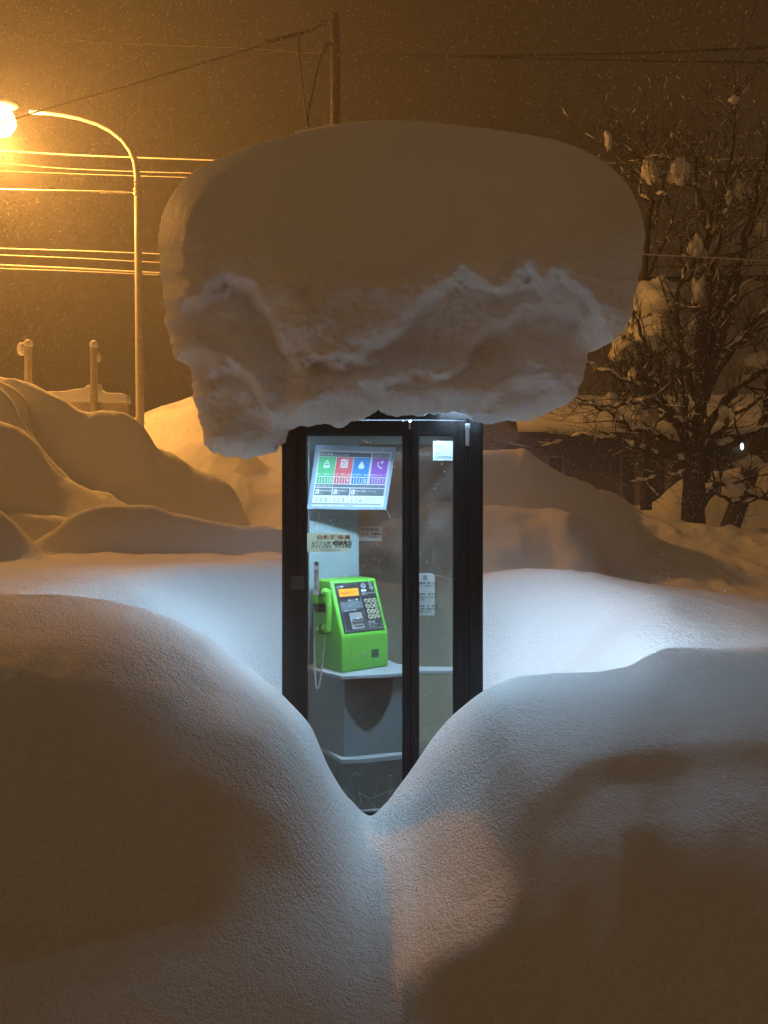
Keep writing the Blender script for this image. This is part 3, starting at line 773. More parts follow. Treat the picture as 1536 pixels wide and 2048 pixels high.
# emergency number board: hangs at a slant in front of the back board, facing down to the right
YB = 3.93
c_tl = Vector(P(632, 890, YB-.02)); c_bl = Vector(P(614.5, 1018, YB+.055)); c_br = Vector(P(772, 1020, YB+.16))
bx = (c_br-c_bl); WB = bx.length; bx.normalize(); by = (c_tl-c_bl); by = (by - bx*by.dot(bx)*0.0); HB = by.length; by.normalize()
bz = bx.cross(by).normalized(); 
XS = Matrix(((bx.x, by.x, bz.x, c_bl.x), (bx.y, by.y, bz.y, c_bl.y), (bx.z, by.z, bz.z, c_bl.z), (0,0,0,1)))
board = empty('emergency_number_board', tuple(c_bl))
tag(board, 'tilted board of emergency telephone numbers in green, red, blue and purple', 'notice board')
def bpart(mb, name, parent=None, bevel=0):
    o = mb.build(name, None, None, bevel); p = parent or board
    o.parent = p
    if p is board: o.matrix_parent_inverse = Matrix.Translation(-board.location)
    return o
M_BLUEGREY = mat('blue_grey_board', (.30,.40,.52), .4, 0, .04)
M_PAPER = mat('white_paper', (.62,.66,.65), .6, 0, .03)
def thin_paper(name, c):
    m = bpy.data.materials.new(name); m.use_nodes = True
    n = m.node_tree.nodes; l = m.node_tree.links; n.clear()
    o = n.new('ShaderNodeOutputMaterial'); a = n.new('ShaderNodeBsdfDiffuse'); b = n.new('ShaderNodeBsdfTranslucent'); x = n.new('ShaderNodeMixShader')
    c = tuple(x*.8 for x in c); a.inputs[0].default_value = (*c, 1); b.inputs[0].default_value = (*c, 1); x.inputs[0].default_value = .8
    l.new(a.outputs[0], x.inputs[1]); l.new(b.outputs[0], x.inputs[2]); l.new(x.outputs[0], o.inputs[0]); return m
M_THIN = thin_paper('thin_white_paper', (.85,.87,.88))
M_NAVY = mat('slate_print', (.10,.12,.17), .5, 0, .05)
bpart(MB().box(0, WB, 0, HB, -.010, 0, M_BLUEGREY, XS), 'backing_plate', bevel=.0015)
def r_(mb, a, b, c, d, z, m):           # fractions, y down from the top
    mb.box(a*WB, b*WB, (1-d)*HB, (1-c)*HB, 0.0, z, m, XS)
def tx(mb, s, a, c, size, m, align='LEFT', sq=1.0, z=.0026):
    text_geo(mb, s, size*HB, m, XS @ Matrix.Translation((a*WB, (1-c)*HB, z)), align, sq)
sh_ = MB(); r_(sh_, .045, .955, .07, .955, .0012, M_PAPER); sheet = bpart(sh_, 'paper_sheet')
pr = MB()
r_(pr, .06, .70, .10, .165, .0018, M_NAVY); r_(pr, .725, .935, .10, .165, .0018, M_NAVY)
tx(pr, '緊急通報', .065, .152, .05, M_WHITE); tx(pr, 'Emergency call（無料）', .20, .147, .03, M_WHITE); tx(pr, '災害時の安否', .735, .152, .046, M_WHITE)
cells = [(.062, .268, (.10,.50,.22), '110', '事件・事故のとき', 'car'), (.278, .482, (.72,.11,.13), '119', '火事・救助・救急', 'fire'),
         (.494, .700, (.025,.24,.60), '118', '海の事件・事故', 'ship'), (.727, .932, (.30,.085,.50), '171', '災害用伝言ダイヤル', 'phone')]
for i, (a, b, c_, num, cap_, ic) in enumerate(cells):
    cm = mat('printed_'+('green','red','blue','purple')[i], c_, .5, 0, .03)
    r_(pr, a, b, .175, .475, .0018, cm)
    tx(pr, cap_, (a+b)/2, .455, .036, M_WHITE, 'CENTER')
    mx_ = (a+b)/2; q = .045
    if ic == 'car':
        pr.prism([(mx_*WB-.016, .70*HB), (mx_*WB-.012, .735*HB), (mx_*WB+.012, .735*HB), (mx_*WB+.016, .70*HB), (mx_*WB+.016, .655*HB), (mx_*WB-.016, .655*HB)], .0018, .0024, M_WHITE, 'z', XS)
        pr.box((mx_-.02)*WB, (mx_+.02)*WB, .745*HB, .77*HB, .0018, .0024, M_WHITE, XS); pr.box(mx_*WB-.010, mx_*WB+.010, .695*HB, .72*HB, .0024, .0027, cm, XS)
    elif ic == 'fire':
        pr.box((mx_-q)*WB, (mx_+q)*WB, .66*HB, .795*HB, .0018, .0024, M_WHITE, XS)
        pr.add([((mx_-q*.8)*WB,.67*HB,.0026),((mx_-q*.55)*WB,.67*HB,.0026),((mx_+q*.8)*WB,.785*HB,.0026),((mx_+q*.55)*WB,.785*HB,.0026)], [(0,1,2,3)], cm, XS)
        tx(pr, '+', mx_+.02, .335, .07, cm, 'CENTER', 1, .0027); pr.cyl(((mx_-.02)*WB, .755*HB, .0024), .005, .0003, cm, 'z', 12, XS)
    elif ic == 'ship':
        pr.prism([(mx_*WB-.017, .69*HB), (mx_*WB, .775*HB), (mx_*WB+.017, .69*HB), (mx_*WB+.013, .655*HB), (mx_*WB-.013, .655*HB)], .0018, .0024, M_WHITE, 'z', XS)
    else:
        pr.tube([((mx_-.03)*WB, .765*HB, .0022), ((mx_-.022)*WB, .70*HB, .0022), ((mx_+.03)*WB, .665*HB, .0022)], [.0045, .0032, .0045], M_WHITE, 6, True, XS)
        pr.cyl(((mx_+.022)*WB, .765*HB, .0018), .008, .0006, M_WHITE, 'z', 16, XS)
    wd = (b-a)/3
    for k, ch in enumerate(num):
        dk = mat('printed_dark_'+('green','red','blue','purple')[i], tuple(x*.8 for x in c_), .5, 0, .03)
        r_(pr, a+k*wd+.004, a+(k+1)*wd-.004, .49, .585, .0018, dk)
        tx(pr, ch, a+(k+.5)*wd, .572, .10, M_WHITE, 'CENTER')
r_(pr, .06, .935, .60, .645, .0018, M_NAVY); tx(pr, '電話のお問い合わせ', .07, .634, .03, M_WHITE)
M_SLATE = mat('grey_slate_print', (.10,.125,.15), .5, 0, .05)
for (a, b, s_, n3, nx) in ((.06, .27, '電話番号案内', '104', .165), (.283, .492, '故障受付', '113', .388), (.505, .935, '電話の移転・サービス', '116', .61)):
    r_(pr, a, b, .66, .775, .0018, M_SLATE); r_(pr, a+.012, a+.058, .68, .755, .0024, M_WHITE)
    pr.tube([((a+.025)*WB, .305*HB, .0026), ((a+.03)*WB, .275*HB, .0026), ((a+.046)*WB, .263*HB, .0026)], [.0022,.0016,.0022], M_SLATE, 5, True, XS)
    tx(pr, s_, a+.066, .715, .033, M_WHITE); tx(pr, 'NTT', a+.066, .755, .022, M_WHITE)
r_(pr, .05, .945, .78, .895, .0018, mat('cream_paper', (.72,.78,.66), .6, 0, .03))
for n3, nx in (('104', .155), ('113', .375), ('116', .595)):
    for k, ch in enumerate(n3): tx(pr, ch, nx-.055+.055*k, .878, .098, mat('dark_olive_print', (.09,.11,.09), .5), 'CENTER')
tx(pr, '受付時間 9時から17時', .70, .83, .03, M_SLATE); tx(pr, '土日祝日を除く', .70, .87, .03, M_SLATE)
r_(pr, .05, .92, .90, .92, .0018, mat('grey_print', (.25,.26,.27), .5)); tx(pr, 'NTT 東日本', .45, .95, .03, M_NAVY)
bpart(pr, 'printing', sheet)
for (a, c_) in ((.16, .04), (.84, .04), (.16, .975), (.84, .975)):
    k = MB(); k.cyl((a*WB, (1-c_)*HB, 0), .0055, .004, M_ALU, 'z', 12, XS); bpart(k, 'bolt')
arm = MB().box(.3*WB, .36*WB, .3*HB, .5*HB, -.16, -.010, M_GREY, XS); bpart(arm, 'bracket')

def sticker(name, label, u0, v0, u1, v1, Y, base, lines, thick=.0012, cat='notice', rounded=False, cut=0):
    x0_, z1_, x1_, z0_ = U(u0, Y), pz(v0, Y), U(u1, Y), pz(v1, Y); W_, H_ = x1_-x0_, z1_-z0_
    root = empty(name, (x0_, Y, z0_)); tag(root, label, cat)
    pts = [(0,0),(W_,0),(W_,H_-cut),(W_-cut,H_),(0,H_)] if cut else [(0,0),(W_,0),(W_,H_),(0,H_)]
    mb = MB().prism(pts, 0, thick, base, 'y') if base.name[:4] in ('fros','whit') else MB().add([(p[0], 0, p[1]) for p in pts], [tuple(range(len(pts)))], base); o = mb.build('sheet', root)
    if rounded and len(o.data.polygons) > 1:
        o.modifiers.new('b', 'BEVEL').width = rounded
    tm = MB()
    for (s_, fx, fy, size, m, al, sq) in lines:
        text_geo(tm, s_, size*H_, m, Matrix(((1,0,0,fx*W_),(0,0,-1,-.0012),(0,1,0,(1-fy)*H_),(0,0,0,1))), al, sq, 0, .028 if m is not GINK else .01)
    tm.build('lettering', root)
    return root
INK = mat('black_ink', (.03,.03,.035), .6); RED = mat('red_ink', (.55,.06,.03), .6); GINK = mat('faded_ink', (.10,.11,.13), .6)
gy = Y0B + .0275                            # on the inner face of the door glass
M_THIN2 = thin_paper('thin_grey_paper', (.13,.145,.15))
sticker('address_notice', 'white notice at the top of the narrow door pane', 866, 882, 907, 921, gy, M_THIN2,
        [('設置場所', .08, .30, .13, GINK, 'LEFT', 1), ('小 樽    -', .22, .46, .15, GINK, 'LEFT', 1), ('電話番号', .06, .66, .12, GINK, 'LEFT', 1), ('公衆電話設置場所 NTT', .06, .87, .125, GINK, 'LEFT', .9)], rounded=.003)
sticker('warning_notice', 'white warning notice with a clipped corner, lower on the narrow door pane', 836.5, 1146, 869.5, 1231, gy, M_THIN,
        [('意', .42, .16, .13, GINK, 'CENTER', 1), ('電話線入線しやる', .0, .26, .058, INK, 'LEFT', .95), ('よくくお守りくだ', .0, .33, .058, INK, 'LEFT', .95),
         ('夜連時、線で緊ん', .0, .52, .058, INK, 'LEFT', .95), ('はお火に進が発', .04, .59, .058, INK, 'LEFT', 1), ('いす。', .06, .65, .058, INK, 'LEFT', 1),
         ('はお軽、河、膳体か', .0, .80, .058, INK, 'LEFT', .9), ('い間に注意ますと', .02, .87, .058, INK, 'LEFT', .95), ('曲がります。', .06, .93, .058, INK, 'LEFT', .95)], cut=.012)
cream = thin_paper('cream_label', (.72,.69,.50))
sticker('cream_label', 'cream label with red heading on the wide door pane', 614, 1066, 698, 1104, gy, cream,
        [('自動販売員', .22, .33, .27, RED, 'LEFT', 1.35), ('ＮＴＴ公衆 電話は', .10, .62, .22, INK, 'LEFT', .95), ('緊急電話', .66, .60, .24, INK, 'LEFT', .95),
         ('ダイヤル市外', .10, .80, .20, INK, 'LEFT', .9), ('お早め確認', .66, .78, .20, INK, 'LEFT', .9), ('北海道電話公社', .32, .96, .15, GINK, 'LEFT', 1)], rounded=.006)
stripM = thin_paper('grey_label_strip', (.5,.52,.55))
sr = sticker('vertical_label', 'narrow grey vertical label strip above the handset', 627, 1124, 638.5, 1190, gy, stripM,
        [(ch, .5, .10+.125*i, .13, INK, 'CENTER', .9) for i, ch in enumerate('電 話の使い方')], rounded=.002)
gy2 = Y1B - .0295
sticker('grey_sticker', 'greyish sticker on the rear pane to the right of the grey panel', 718, 1052, 764, 1082, gy2, thin_paper('translucent_sticker', (.85,.82,.83)),
        [('非常電話', .06, .32, .24, GINK, 'LEFT', 1.3), ('いたずら電話は', .18, .60, .17, INK, 'LEFT', 1.05), ('やめましょう', .45, .80, .17, INK, 'LEFT', 1)], rounded=.004)
# melted flecks of snow and scratches on the door glass
rnd = random.Random(4)
fl = MB(); fy_ = Y0B + .0195
M_FLECK = mat('wet_snow_fleck', (.80,.82,.84), .6)
def fleck(u, v, r):
    n = rnd.randint(5, 8); a0 = rnd.random()*6
    pts = [(U(u, fy_)+r*rnd.uniform(.5,1.2)*math.cos(a0+6.283*k/n), pz(v, fy_)+r*rnd.uniform(.5,1.3)*math.sin(a0+6.283*k/n)) for k in range(n)]
    fl.prism(pts, fy_-.0022*min(1, r/.002), fy_, M_FLECK)
clusters = [(760,1115,25,22,26),(735,1128,20,8,14),(770,1060,18,40,14),(785,1000,14,60,12),(790,1080,14,50,12),(868,1000,25,60,16),(862,1080,20,40,20),
            (875,1130,22,20,14),(872,1200,25,80,16),(700,1040,60,80,18),(710,1250,70,160,26),(720,1450,60,70,14),(640,1130,20,60,10),(870,1380,25,50,8),(700,960,70,50,10)]
for (u, v, su, sv, n) in clusters:
    for k in range(n):
        uu, vv = rnd.gauss(u, su*.6), rnd.gauss(v, sv*.6)
        if 616 < uu < 803 or 840 < uu < 905:
            if 874 < vv < 1600: fleck(uu, vv, .0007 + .0022*rnd.random()**3.2)
for (u, v, r) in ((733,884,.0075),(740,885,.005),(728,881,.005),(662,1040,.003),(666,1048,.0042),(703,1057,.0036),(884,928,.004),(889,943,.0036),(876,968,.0034),(862,1033,.0045),
                  (862,1045,.0048),(861,1061,.005),(772,1020,.004),(864,1137,.006),(889,1136,.005),(878,1137,.003),(660,1043,.003),(745,1088,.004),(788,1090,.0045),(792,1100,.005),(771,1108,.0045)):
    fleck(u, v, r)
for (a, b) in (((640,1026),(633,1060)),((617,1022),(616,1068)),((622,1022),(618,1050)),((775,1023),(781,1035))):
    fl.tube([(U(a[0],fy_), fy_-.001, pz(a[1],fy_)), (U(b[0],fy_), fy_-.001, pz(b[1],fy_))], .0012 if a[0] > 700 else .0006, M_FLECK, 4)
M_SCR = mat('glass_scratch', (.55,.58,.56), .6)
def scratch(pts, r=.0008): fl.tube([(U(a, fy_)+rnd.uniform(-.001,.001), fy_-.0006, pz(b, fy_)) for a, b in pts], r, M_SCR, 3)
for pts in ([(715,1585),(740,1597),(770,1585),(800,1576)], [(700,1555),(712,1545),(722,1552)], [(748,1590),(758,1560),(762,1552)], [(781,1590),(781,1550)], [(776,1551),(786,1552)], [(690,1578),(712,1600)],
            [(838,1110),(858,1092),(864,1090)], [(864,1090),(866,1125),(870,1098),(872,1128)], [(838,1146),(880,1152),(905,1160)], [(900,1140),(899,1180)], [(718,1580),(722,1610)], [(745,1605),(752,1622)], [(776,1590),(786,1578)]):
    dense = []
    for (p, q) in zip(pts, pts[1:]):
        for k in range(5): dense.append((p[0]+(q[0]-p[0])*k/5+rnd.uniform(-.7,.7), p[1]+(q[1]-p[1])*k/5+rnd.uniform(-.7,.7)))
    dense.append(pts[-1]); scratch(dense)
tag(fl.build('snow_flecks', smooth=None), 'tiny flecks of wet snow and frost stuck to the door glass', 'snow flecks', None, 'stuff')
# ------------------------------------------------------------------ street lamp
M_POLE = mat('weathered_galvanised_pole', (.42,.40,.37), .55, .1, .1, 8, bump=.15, bscale=60)
M_LENS = mat('lit_sodium_lens', (.9,.8,.6), .4, emit=((1.0,.62,.22), 60.0))
lamp = empty('street_lamp', P(280, 830, 11)); LB = Vector(lamp.location)
tag(lamp, 'tall curved arm street lamp glowing orange at the left', 'street lamp')
def wl(mb, name, root, smooth=None, bevel=0):
    o = mb.build(name, None, smooth, bevel)
    o.parent = root
    if root.parent is None: o.matrix_parent_inverse = Matrix.Translation(-root.location)
    return o
pl = [P(280, 1010, 11), P(280, 830, 11), P(278, 640, 11), P(276, 480, 11), P(275, 380, 11)]
wl(MB().tube(pl, [.062,.060,.056,.050,.047], M_POLE, 20), 'pole', lamp, 180)
ar = [(275,382),(274.5,350),(271,325),(262,302),(246,280),(222,261),(195,247),(160,236),(125,229),(92,225),(60,224)]
wl(MB().tube([P(a, b, 11) for a, b in ar], [.047,.046,.045,.043,.041,.039,.037,.035,.033,.032,.031], M_POLE, 16), 'arm', lamp, 180)
hd = MB(); hc = Vector(P(2, 222, 11))
hd.ball((hc.x, hc.y, hc.z+.09), .20, mat('lamp_housing', (.3,.29,.27), .5), 24, 14, (1.35, .6, .42)); hdo = wl(hd, 'lamp_head', lamp, 180)
ln = MB(); ln.ball((LAMP_POS[0], LAMP_POS[1]-.02, LAMP_POS[2]-.05), .225, M_LENS, 24, 16, (1.1, 1.0, 1.0)); wl(ln, 'lens', hdo, 180)
bnd = MB()
for v in (383, 392): bnd.tube([P(275, v, 11), P(275, v-4, 11)], .060, M_POLE, 16)
wl(bnd, 'clamp_band', lamp, 40)
ld = bpy.data.lights.new('street_lamp_light', 'POINT'); ld.energy = LAMP_POWER; ld.color = LAMP_COL; ld.shadow_soft_size = .14
lo = bpy.data.objects.new('street_lamp_light', ld); col.objects.link(lo); lo.location = (LAMP_POS[0], LAMP_POS[1], LAMP_POS[2]-.46)
lo.parent = lamp; lo.matrix_parent_inverse = Matrix.Translation(-LB)

# ------------------------------------------------------------------ utility pole
M_WIRE = mat('black_cable', (.02,.017,.015), .6); M_WIRESNOW = mat('frosted_cable', (.55,.52,.48), .7, 0, .2, 200)
up_ = empty('utility_pole', P(671, 1000, 10)); UB = Vector(up_.location)
tag(up_, 'dark utility pole rising behind the snow cap', 'utility pole')
wl(MB().tube([P(671, 1010, 10), P(671, 240, 10), P(670.5, 130, 10), P(670, 32, 10), P(670, 28, 10)], [.072,.066,.064,.062,.045], mat('dark_steel_pole', (.05,.045,.04), .5, 0, .2, 6), 20), 'pole', up_, 60)
wl(MB().tube([P(662, 85, 9.93), P(652, 90, 9.93), P(644, 108, 9.93)], [.03,.035,.022], mat('dull_bracket', (.09,.08,.07), .6), 10), 'cable_sleeve', up_, 60)
hk = MB(); hk.tube([P(661, 40, 9.95), P(652, 45, 9.95)], .012, M_WIRE, 8)
hk.tube([tuple(Vector(P(646, 47, 9.95)) + Vector((.035*math.cos(t), 0, .035*math.sin(t)))) for t in np.linspace(0, 6.283, 20)], .009, M_WIRE, 6, False); wl(hk, 'ring_hook', up_, 60)

# ------------------------------------------------------------------ overhead lines
def cable(label, pts, rad, m, group='overhead cables', extra=None, sub=14, cat='cable'):
    a = np.array(pts, float); k = np.linspace(0, len(a)-1, (len(a)-1)*sub+1)
    q = pchip(np.arange(len(a)), a, k)
    mb = MB(); mb.tube([P(*r) for r in q], rad, m, 6, False)
    if extra: extra(mb)
    return tag(mb.build('overhead_cable', None, 180), label, cat, group)
def coil(mb, a, b, r, turns, m, wr=.006):
    A, B = Vector(P(*a)), Vector(P(*b)); d = (B-A).normalized(); s1 = d.cross(Vector((0,0,1))).normalized(); s2 = s1.cross(d)
    n = turns*8
    mb.tube([A+(B-A)*(i/n)+s1*(r*math.cos(i*math.pi/4))+s2*(r*math.sin(i*math.pi/4)) for i in range(n+1)], wr, m, 5, False)
def e1(mb):
    coil(mb, (530,85,9.97), (606,66,9.96), .022, 16, M_WIRE, .008)
    mb.tube([P(606,66,9.96), P(620,60,9.95), P(640,51,9.95)], [.018,.008,.006], M_WIRE, 6); mb.tube([P(604,66,9.95), P(622,64,9.95), P(642,48,9.95)], .006, M_WIRE, 5)
cable('dark stay cable with a coiled grip running from the pole to the left', [(-60,268,10.3),(60,228,10.2),(300,158,10.1),(606,66,9.96)], .011, M_WIRE, extra=e1)
def e1b(mb): mb.tube([P(619,208,9.9), P(617,216,9.9)], .028, M_WIRE, 8)
cable('thin drop cable hanging just left of the dark pole', [(597,73,9.95),(599,110,9.94),(604,165,9.92),(612,230,9.9),(616,262,9.9)], .014, M_WIRE, sub=6)
cable('drop cable hanging from the sleeve on the dark pole', [(645,105,9.93),(634,140,9.92),(623,195,9.91),(617,222,9.9),(615,262,9.9)], .015, M_WIRE, sub=6, extra=e1b)
cable('upper snow dusted cable crossing behind the lamp arm', [(-80,296,12.5),(0,301,12.5),(150,310,12.6),(440,321,12.8),(820,334,13),(1210,326,13),(1350,322,13),(1620,312,13)], 0.013, M_WIRESNOW)
cable('thin cable just below the upper snow dusted cable', [(-80,318,13),(150,338,13),(420,347,13),(820,352,13),(1230,346,13),(1620,336,13)], .007, M_WIRESNOW)
cable('faint thin cable above the coiled lamp post cable', [(-80,338,13.2),(80,345,13.2),(380,355,13.2),(820,366,13.2),(1250,360,13.2),(1620,356,13.2)], .006, M_WIRESNOW)
def e2(mb): coil(mb, (200,384,11.1), (250,385,11.0), .020, 9, M_WIRESNOW, .008)
cable('frosted cable ending in a coiled grip at the lamp post', [(-80,377,11.3),(0,379,11.2),(200,383,11.1),(273,386,11.0)], .011, M_WIRESNOW, extra=e2)
for lab, v0, v1, v2, r, Y in (('top cable of the bright bundle beside the lamp post', 493, 497, 508, .016, 11.8), ('second cable of the bright bundle, sagging slightly', 505, 510, 525, .014, 11.7),
                         ('third, thickest cable of the bright bundle', 524, 530, 546, .022, 11.6), ('lowest cable of the bright bundle beside the lamp post', 532, 537, 550, .013, 11.6)):
    cable(lab, [(-80,v0,Y),(0,v1,Y),(150,(v1+v2)/2-1,Y),(315,v2,Y),(620,v2+12,Y),(900,v2+14,Y),(1180,v2+6,Y+.6)], r*.62, M_WIRESNOW)
def e3(mb):
    mb.tube([P(1365,103,14), P(1455,98,14)], .022, M_WIRE, 6); mb.tube([P(1505,96,14), P(1560,93,14)], .024, M_WIRE, 6)
def e4(mb): mb.tube([P(1443,124,14), P(1462,124.5,14)], .03, M_WIRE, 6); mb.tube([P(1510,125,14), P(1580,126,14)], .03, M_WIRE, 6)
cable('dark cable high across the sky rising to the right with clamps', [(-80,60,14.5),(230,85,14.4),(500,97,14.2),(680,108,14),(900,113,14),(1100,110,14),(1365,103,14),(1620,91,14)], .017, M_WIRE, extra=e3)
cable('dark cable sagging below it toward the right edge', [(700,110,14.1),(900,114,14),(1100,118,14),(1300,122,14),(1450,124,14),(1620,126,14)], .015, M_WIRE, extra=e4)
cable('snow lined cable passing across the bare tree', [(1150,494,9.8),(1285,508,9.8),(1400,514,9.8),(1536,522,9.8),(1660,530,9.8)], .011, M_WIRESNOW)
cable('thick dark cable behind the bare tree above the snowy bush', [(1150,566,12.4),(1270,561,12.4),(1400,557,12.4),(1536,556,12.4),(1660,557,12.4)], .045, M_WIRE)
cable('thin dark cable behind the bare tree', [(1150,537,12.8),(1300,534,12.8),(1400,533,12.8),(1560,530,12.8),(1660,528,12.8)], .012, M_WIRE)
cable('dark cable through the upper branches of the bare tree', [(1150,392,12.6),(1300,356,12.6),(1420,345,12.6),(1540,340,12.6),(1660,338,12.6)], .014, M_WIRE)

# ------------------------------------------------------------------ snow covered rail fence, left
M_POST = mat('cream_painted_post', (.50,.45,.36), .6, 0, .1, 10)
fn = empty('rail_fence', P(188, 850, 9.6)); tag(fn, 'cream posts and rails of a fence buried in snow by the lamp post', 'fence')
for u, vt in ((56.5, 690), (188, 692)):
    p_ = wl(MB().tube([P(u, 880, 9.6), P(u, vt, 9.6)], .046, M_POST, 18), 'post', fn, 40)
    c_ = MB(); q = Vector(P(u, vt-3, 9.6)); c_.ball((q.x, q.y, q.z-.01), .055, M_CLUMP, 18, 12, (1, 1, 1.15)); wl(c_, 'snow_hood', p_, 180)
rails = MB()
for z0, z1 in ((805, 829), (832, 870)): rails.box(*[P(40, 0, 9.68)[0], P(257, 0, 9.68)[0]], 9.66, 9.70, P(0, z1, 9.68)[2], P(0, z0, 9.68)[2], M_POST)
wl(rails, 'rails', fn, None, .008)
sn = MB()
def ribbon_snow(pts, z_base, y0, y1):
    top = [(P(u, v, 9.66)[0], P(u, v, 9.66)[2]) for u, v in pts]
    poly = top + [(top[-1][0], P(0, z_base, 9.66)[2]), (top[0][0], P(0, z_base, 9.66)[2])]
    return poly
sn.prism(ribbon_snow([(30,797),(60,790),(100,784),(135,783),(150,780),(170,778),(180,770),(184,772),(186,800)], 806, 0, 0), 9.60, 9.76, M_CLUMP)
sn.prism(ribbon_snow([(190,800),(197,766),(202,778),(210,786),(230,787),(245,787),(255,791),(258,800)], 806, 0, 0), 9.60, 9.76, M_CLUMP)
so = wl(sn, 'snow_on_rails', fn, 60, .02)
for nm, lab, u, v, r, s_ in (('snow_lump', 'round lump of snow clinging to the left fence post', 44, 698, .075, (.8,.8,1.15)), ('snow_lump', 'thin sliver of snow clinging to the right fence post', 197.5, 714, .07, (.32,.6,1.0))):
    b_ = MB(); q = P(u, v, 9.6); b_.ball((0,0,0), r, M_CLUMP, 18, 12, s_); o = b_.build(nm, None, 180, 0, q); tag(o, lab, 'snow lump')

# ------------------------------------------------------------------ house behind the trees
M_WALL = mat('brown_house_siding', (.085,.066,.045), .8, 0, .12, 6, bump=.3, bscale=30)
HY = 15.0
hs_ = empty('house', (P(1250, 0, HY)[0], HY, .6)); tag(hs_, 'low brown house with snowy roof behind the bare tree', 'house')
def hx_(u): return P(u, 0, HY)[0]
def hz_(v): return P(0, v, HY)[2]
X0h, X1h = hx_(1078), hx_(1640)
wl(MB().box(X0h, X1h, HY, HY+6, .4, hz_(880), M_WALL), 'wall', hs_)
rfz = hz_(880)
rf = wl(MB().prism([(HY-.55, rfz-.02), (HY-.55, rfz+.10), (HY+3, rfz+.95), (HY+6.5, rfz+.10), (HY+6.5, rfz-.02)], X0h-.5, X1h+.5, mat('dark_roofing', (.06,.05,.045), .7), 'x'), 'roof', hs_)
sv = MB(); nx_ = 60; ny_ = 14; vs_ = []; 
for j in range(ny_):
    for i in range(nx_):
        a = i/(nx_-1); b = j/(ny_-1); x = X0h-.55+(X1h-X0h+1.1)*a; y = HY-.68+3.7*b
        zt = rfz+.10+ (y-HY+.55)*.24 + .42*math.sqrt(max(0, 1-(1-min(b/.25,1))**2)) + .04*float(vnoise(x*1.4, y*1.4, 3, 2)) 
        vs_.append((x, y, zt))
fs_ = [(j*nx_+i, j*nx_+i+1, (j+1)*nx_+i+1, (j+1)*nx_+i) for j in range(ny_-1) for i in range(nx_-1)]
b0 = len(vs_); vs_ += [(vs_[i][0], HY-.60, rfz+.10) for i in range(nx_)]
fs_ += [(i, b0+i, b0+i+1, i+1) for i in range(nx_-1)]
sv.add(vs_, fs_, M_CLUMP); wl(sv, 'roof_snow', rf, 180)
M_DARKG = mat('dark_window_glass', (.03,.024,.018), .08); M_FRAME = mat('dull_window_frame', (.17,.14,.10), .6); M_CURT = mat('drawn_curtain', (.10,.07,.045), .9, 0, .35, 4)
for (u0, u1, v0, v1, mull) in ((1092, 1128, 912, 950, []), (1239, 1345, 909, 1012, [1273, 1333])):
    fr_ = MB(); t_ = .05
    xa, xb, za, zb = hx_(u0), hx_(u1), hz_(v1), hz_(v0)
    fr_.box(xa, xb, HY-.06, HY-.002, zb-t_, zb, M_FRAME).box(xa, xb, HY-.06, HY-.002, za, za+t_, M_FRAME).box(xa, xa+t_, HY-.06, HY-.002, za+t_, zb-t_, M_FRAME).box(xb-t_, xb, HY-.06, HY-.002, za+t_, zb-t_, M_FRAME)
    for um in mull: fr_.box(hx_(um)-.05, hx_(um)+.05, HY-.07, HY-.002, za+t_, zb-t_, M_FRAME)
    wn = wl(fr_, 'window', hs_)
    wl(MB().box(xa+t_, xb-t_, HY-.030, HY-.022, za+t_, zb-t_, M_DARKG), 'pane', wn)
    cu = MB(); n_ = 60
    cu.add([(xa+t_+(xb-xa-2*t_)*i/n_, HY-.015+.008*math.sin(i*1.9), z) for z in (za+t_, zb-t_) for i in range(n_+1)], [(i, i+1, n_+2+i, n_+1+i) for i in range(n_)], M_CURT)
wlm = MB(); q = P(1484, 893, HY-.12)
wl_root = empty('wall_lamp', q); tag(wl_root, 'small bright white lamp on the house wall at far right', 'lamp')
b_ = MB().ball((0,0,0), .055, mat('lit_white_glass', (.8,.8,.8), .4, emit=((.85,.93,1.0), 4)), 14, 10, (.55,.55,1.3)); b_.build('globe', wl_root, 180)
MB().box(-.03, .03, .03, .12, .04, .10, mat('lamp_bracket', (.1,.1,.1), .5)).build('bracket', wl_root)

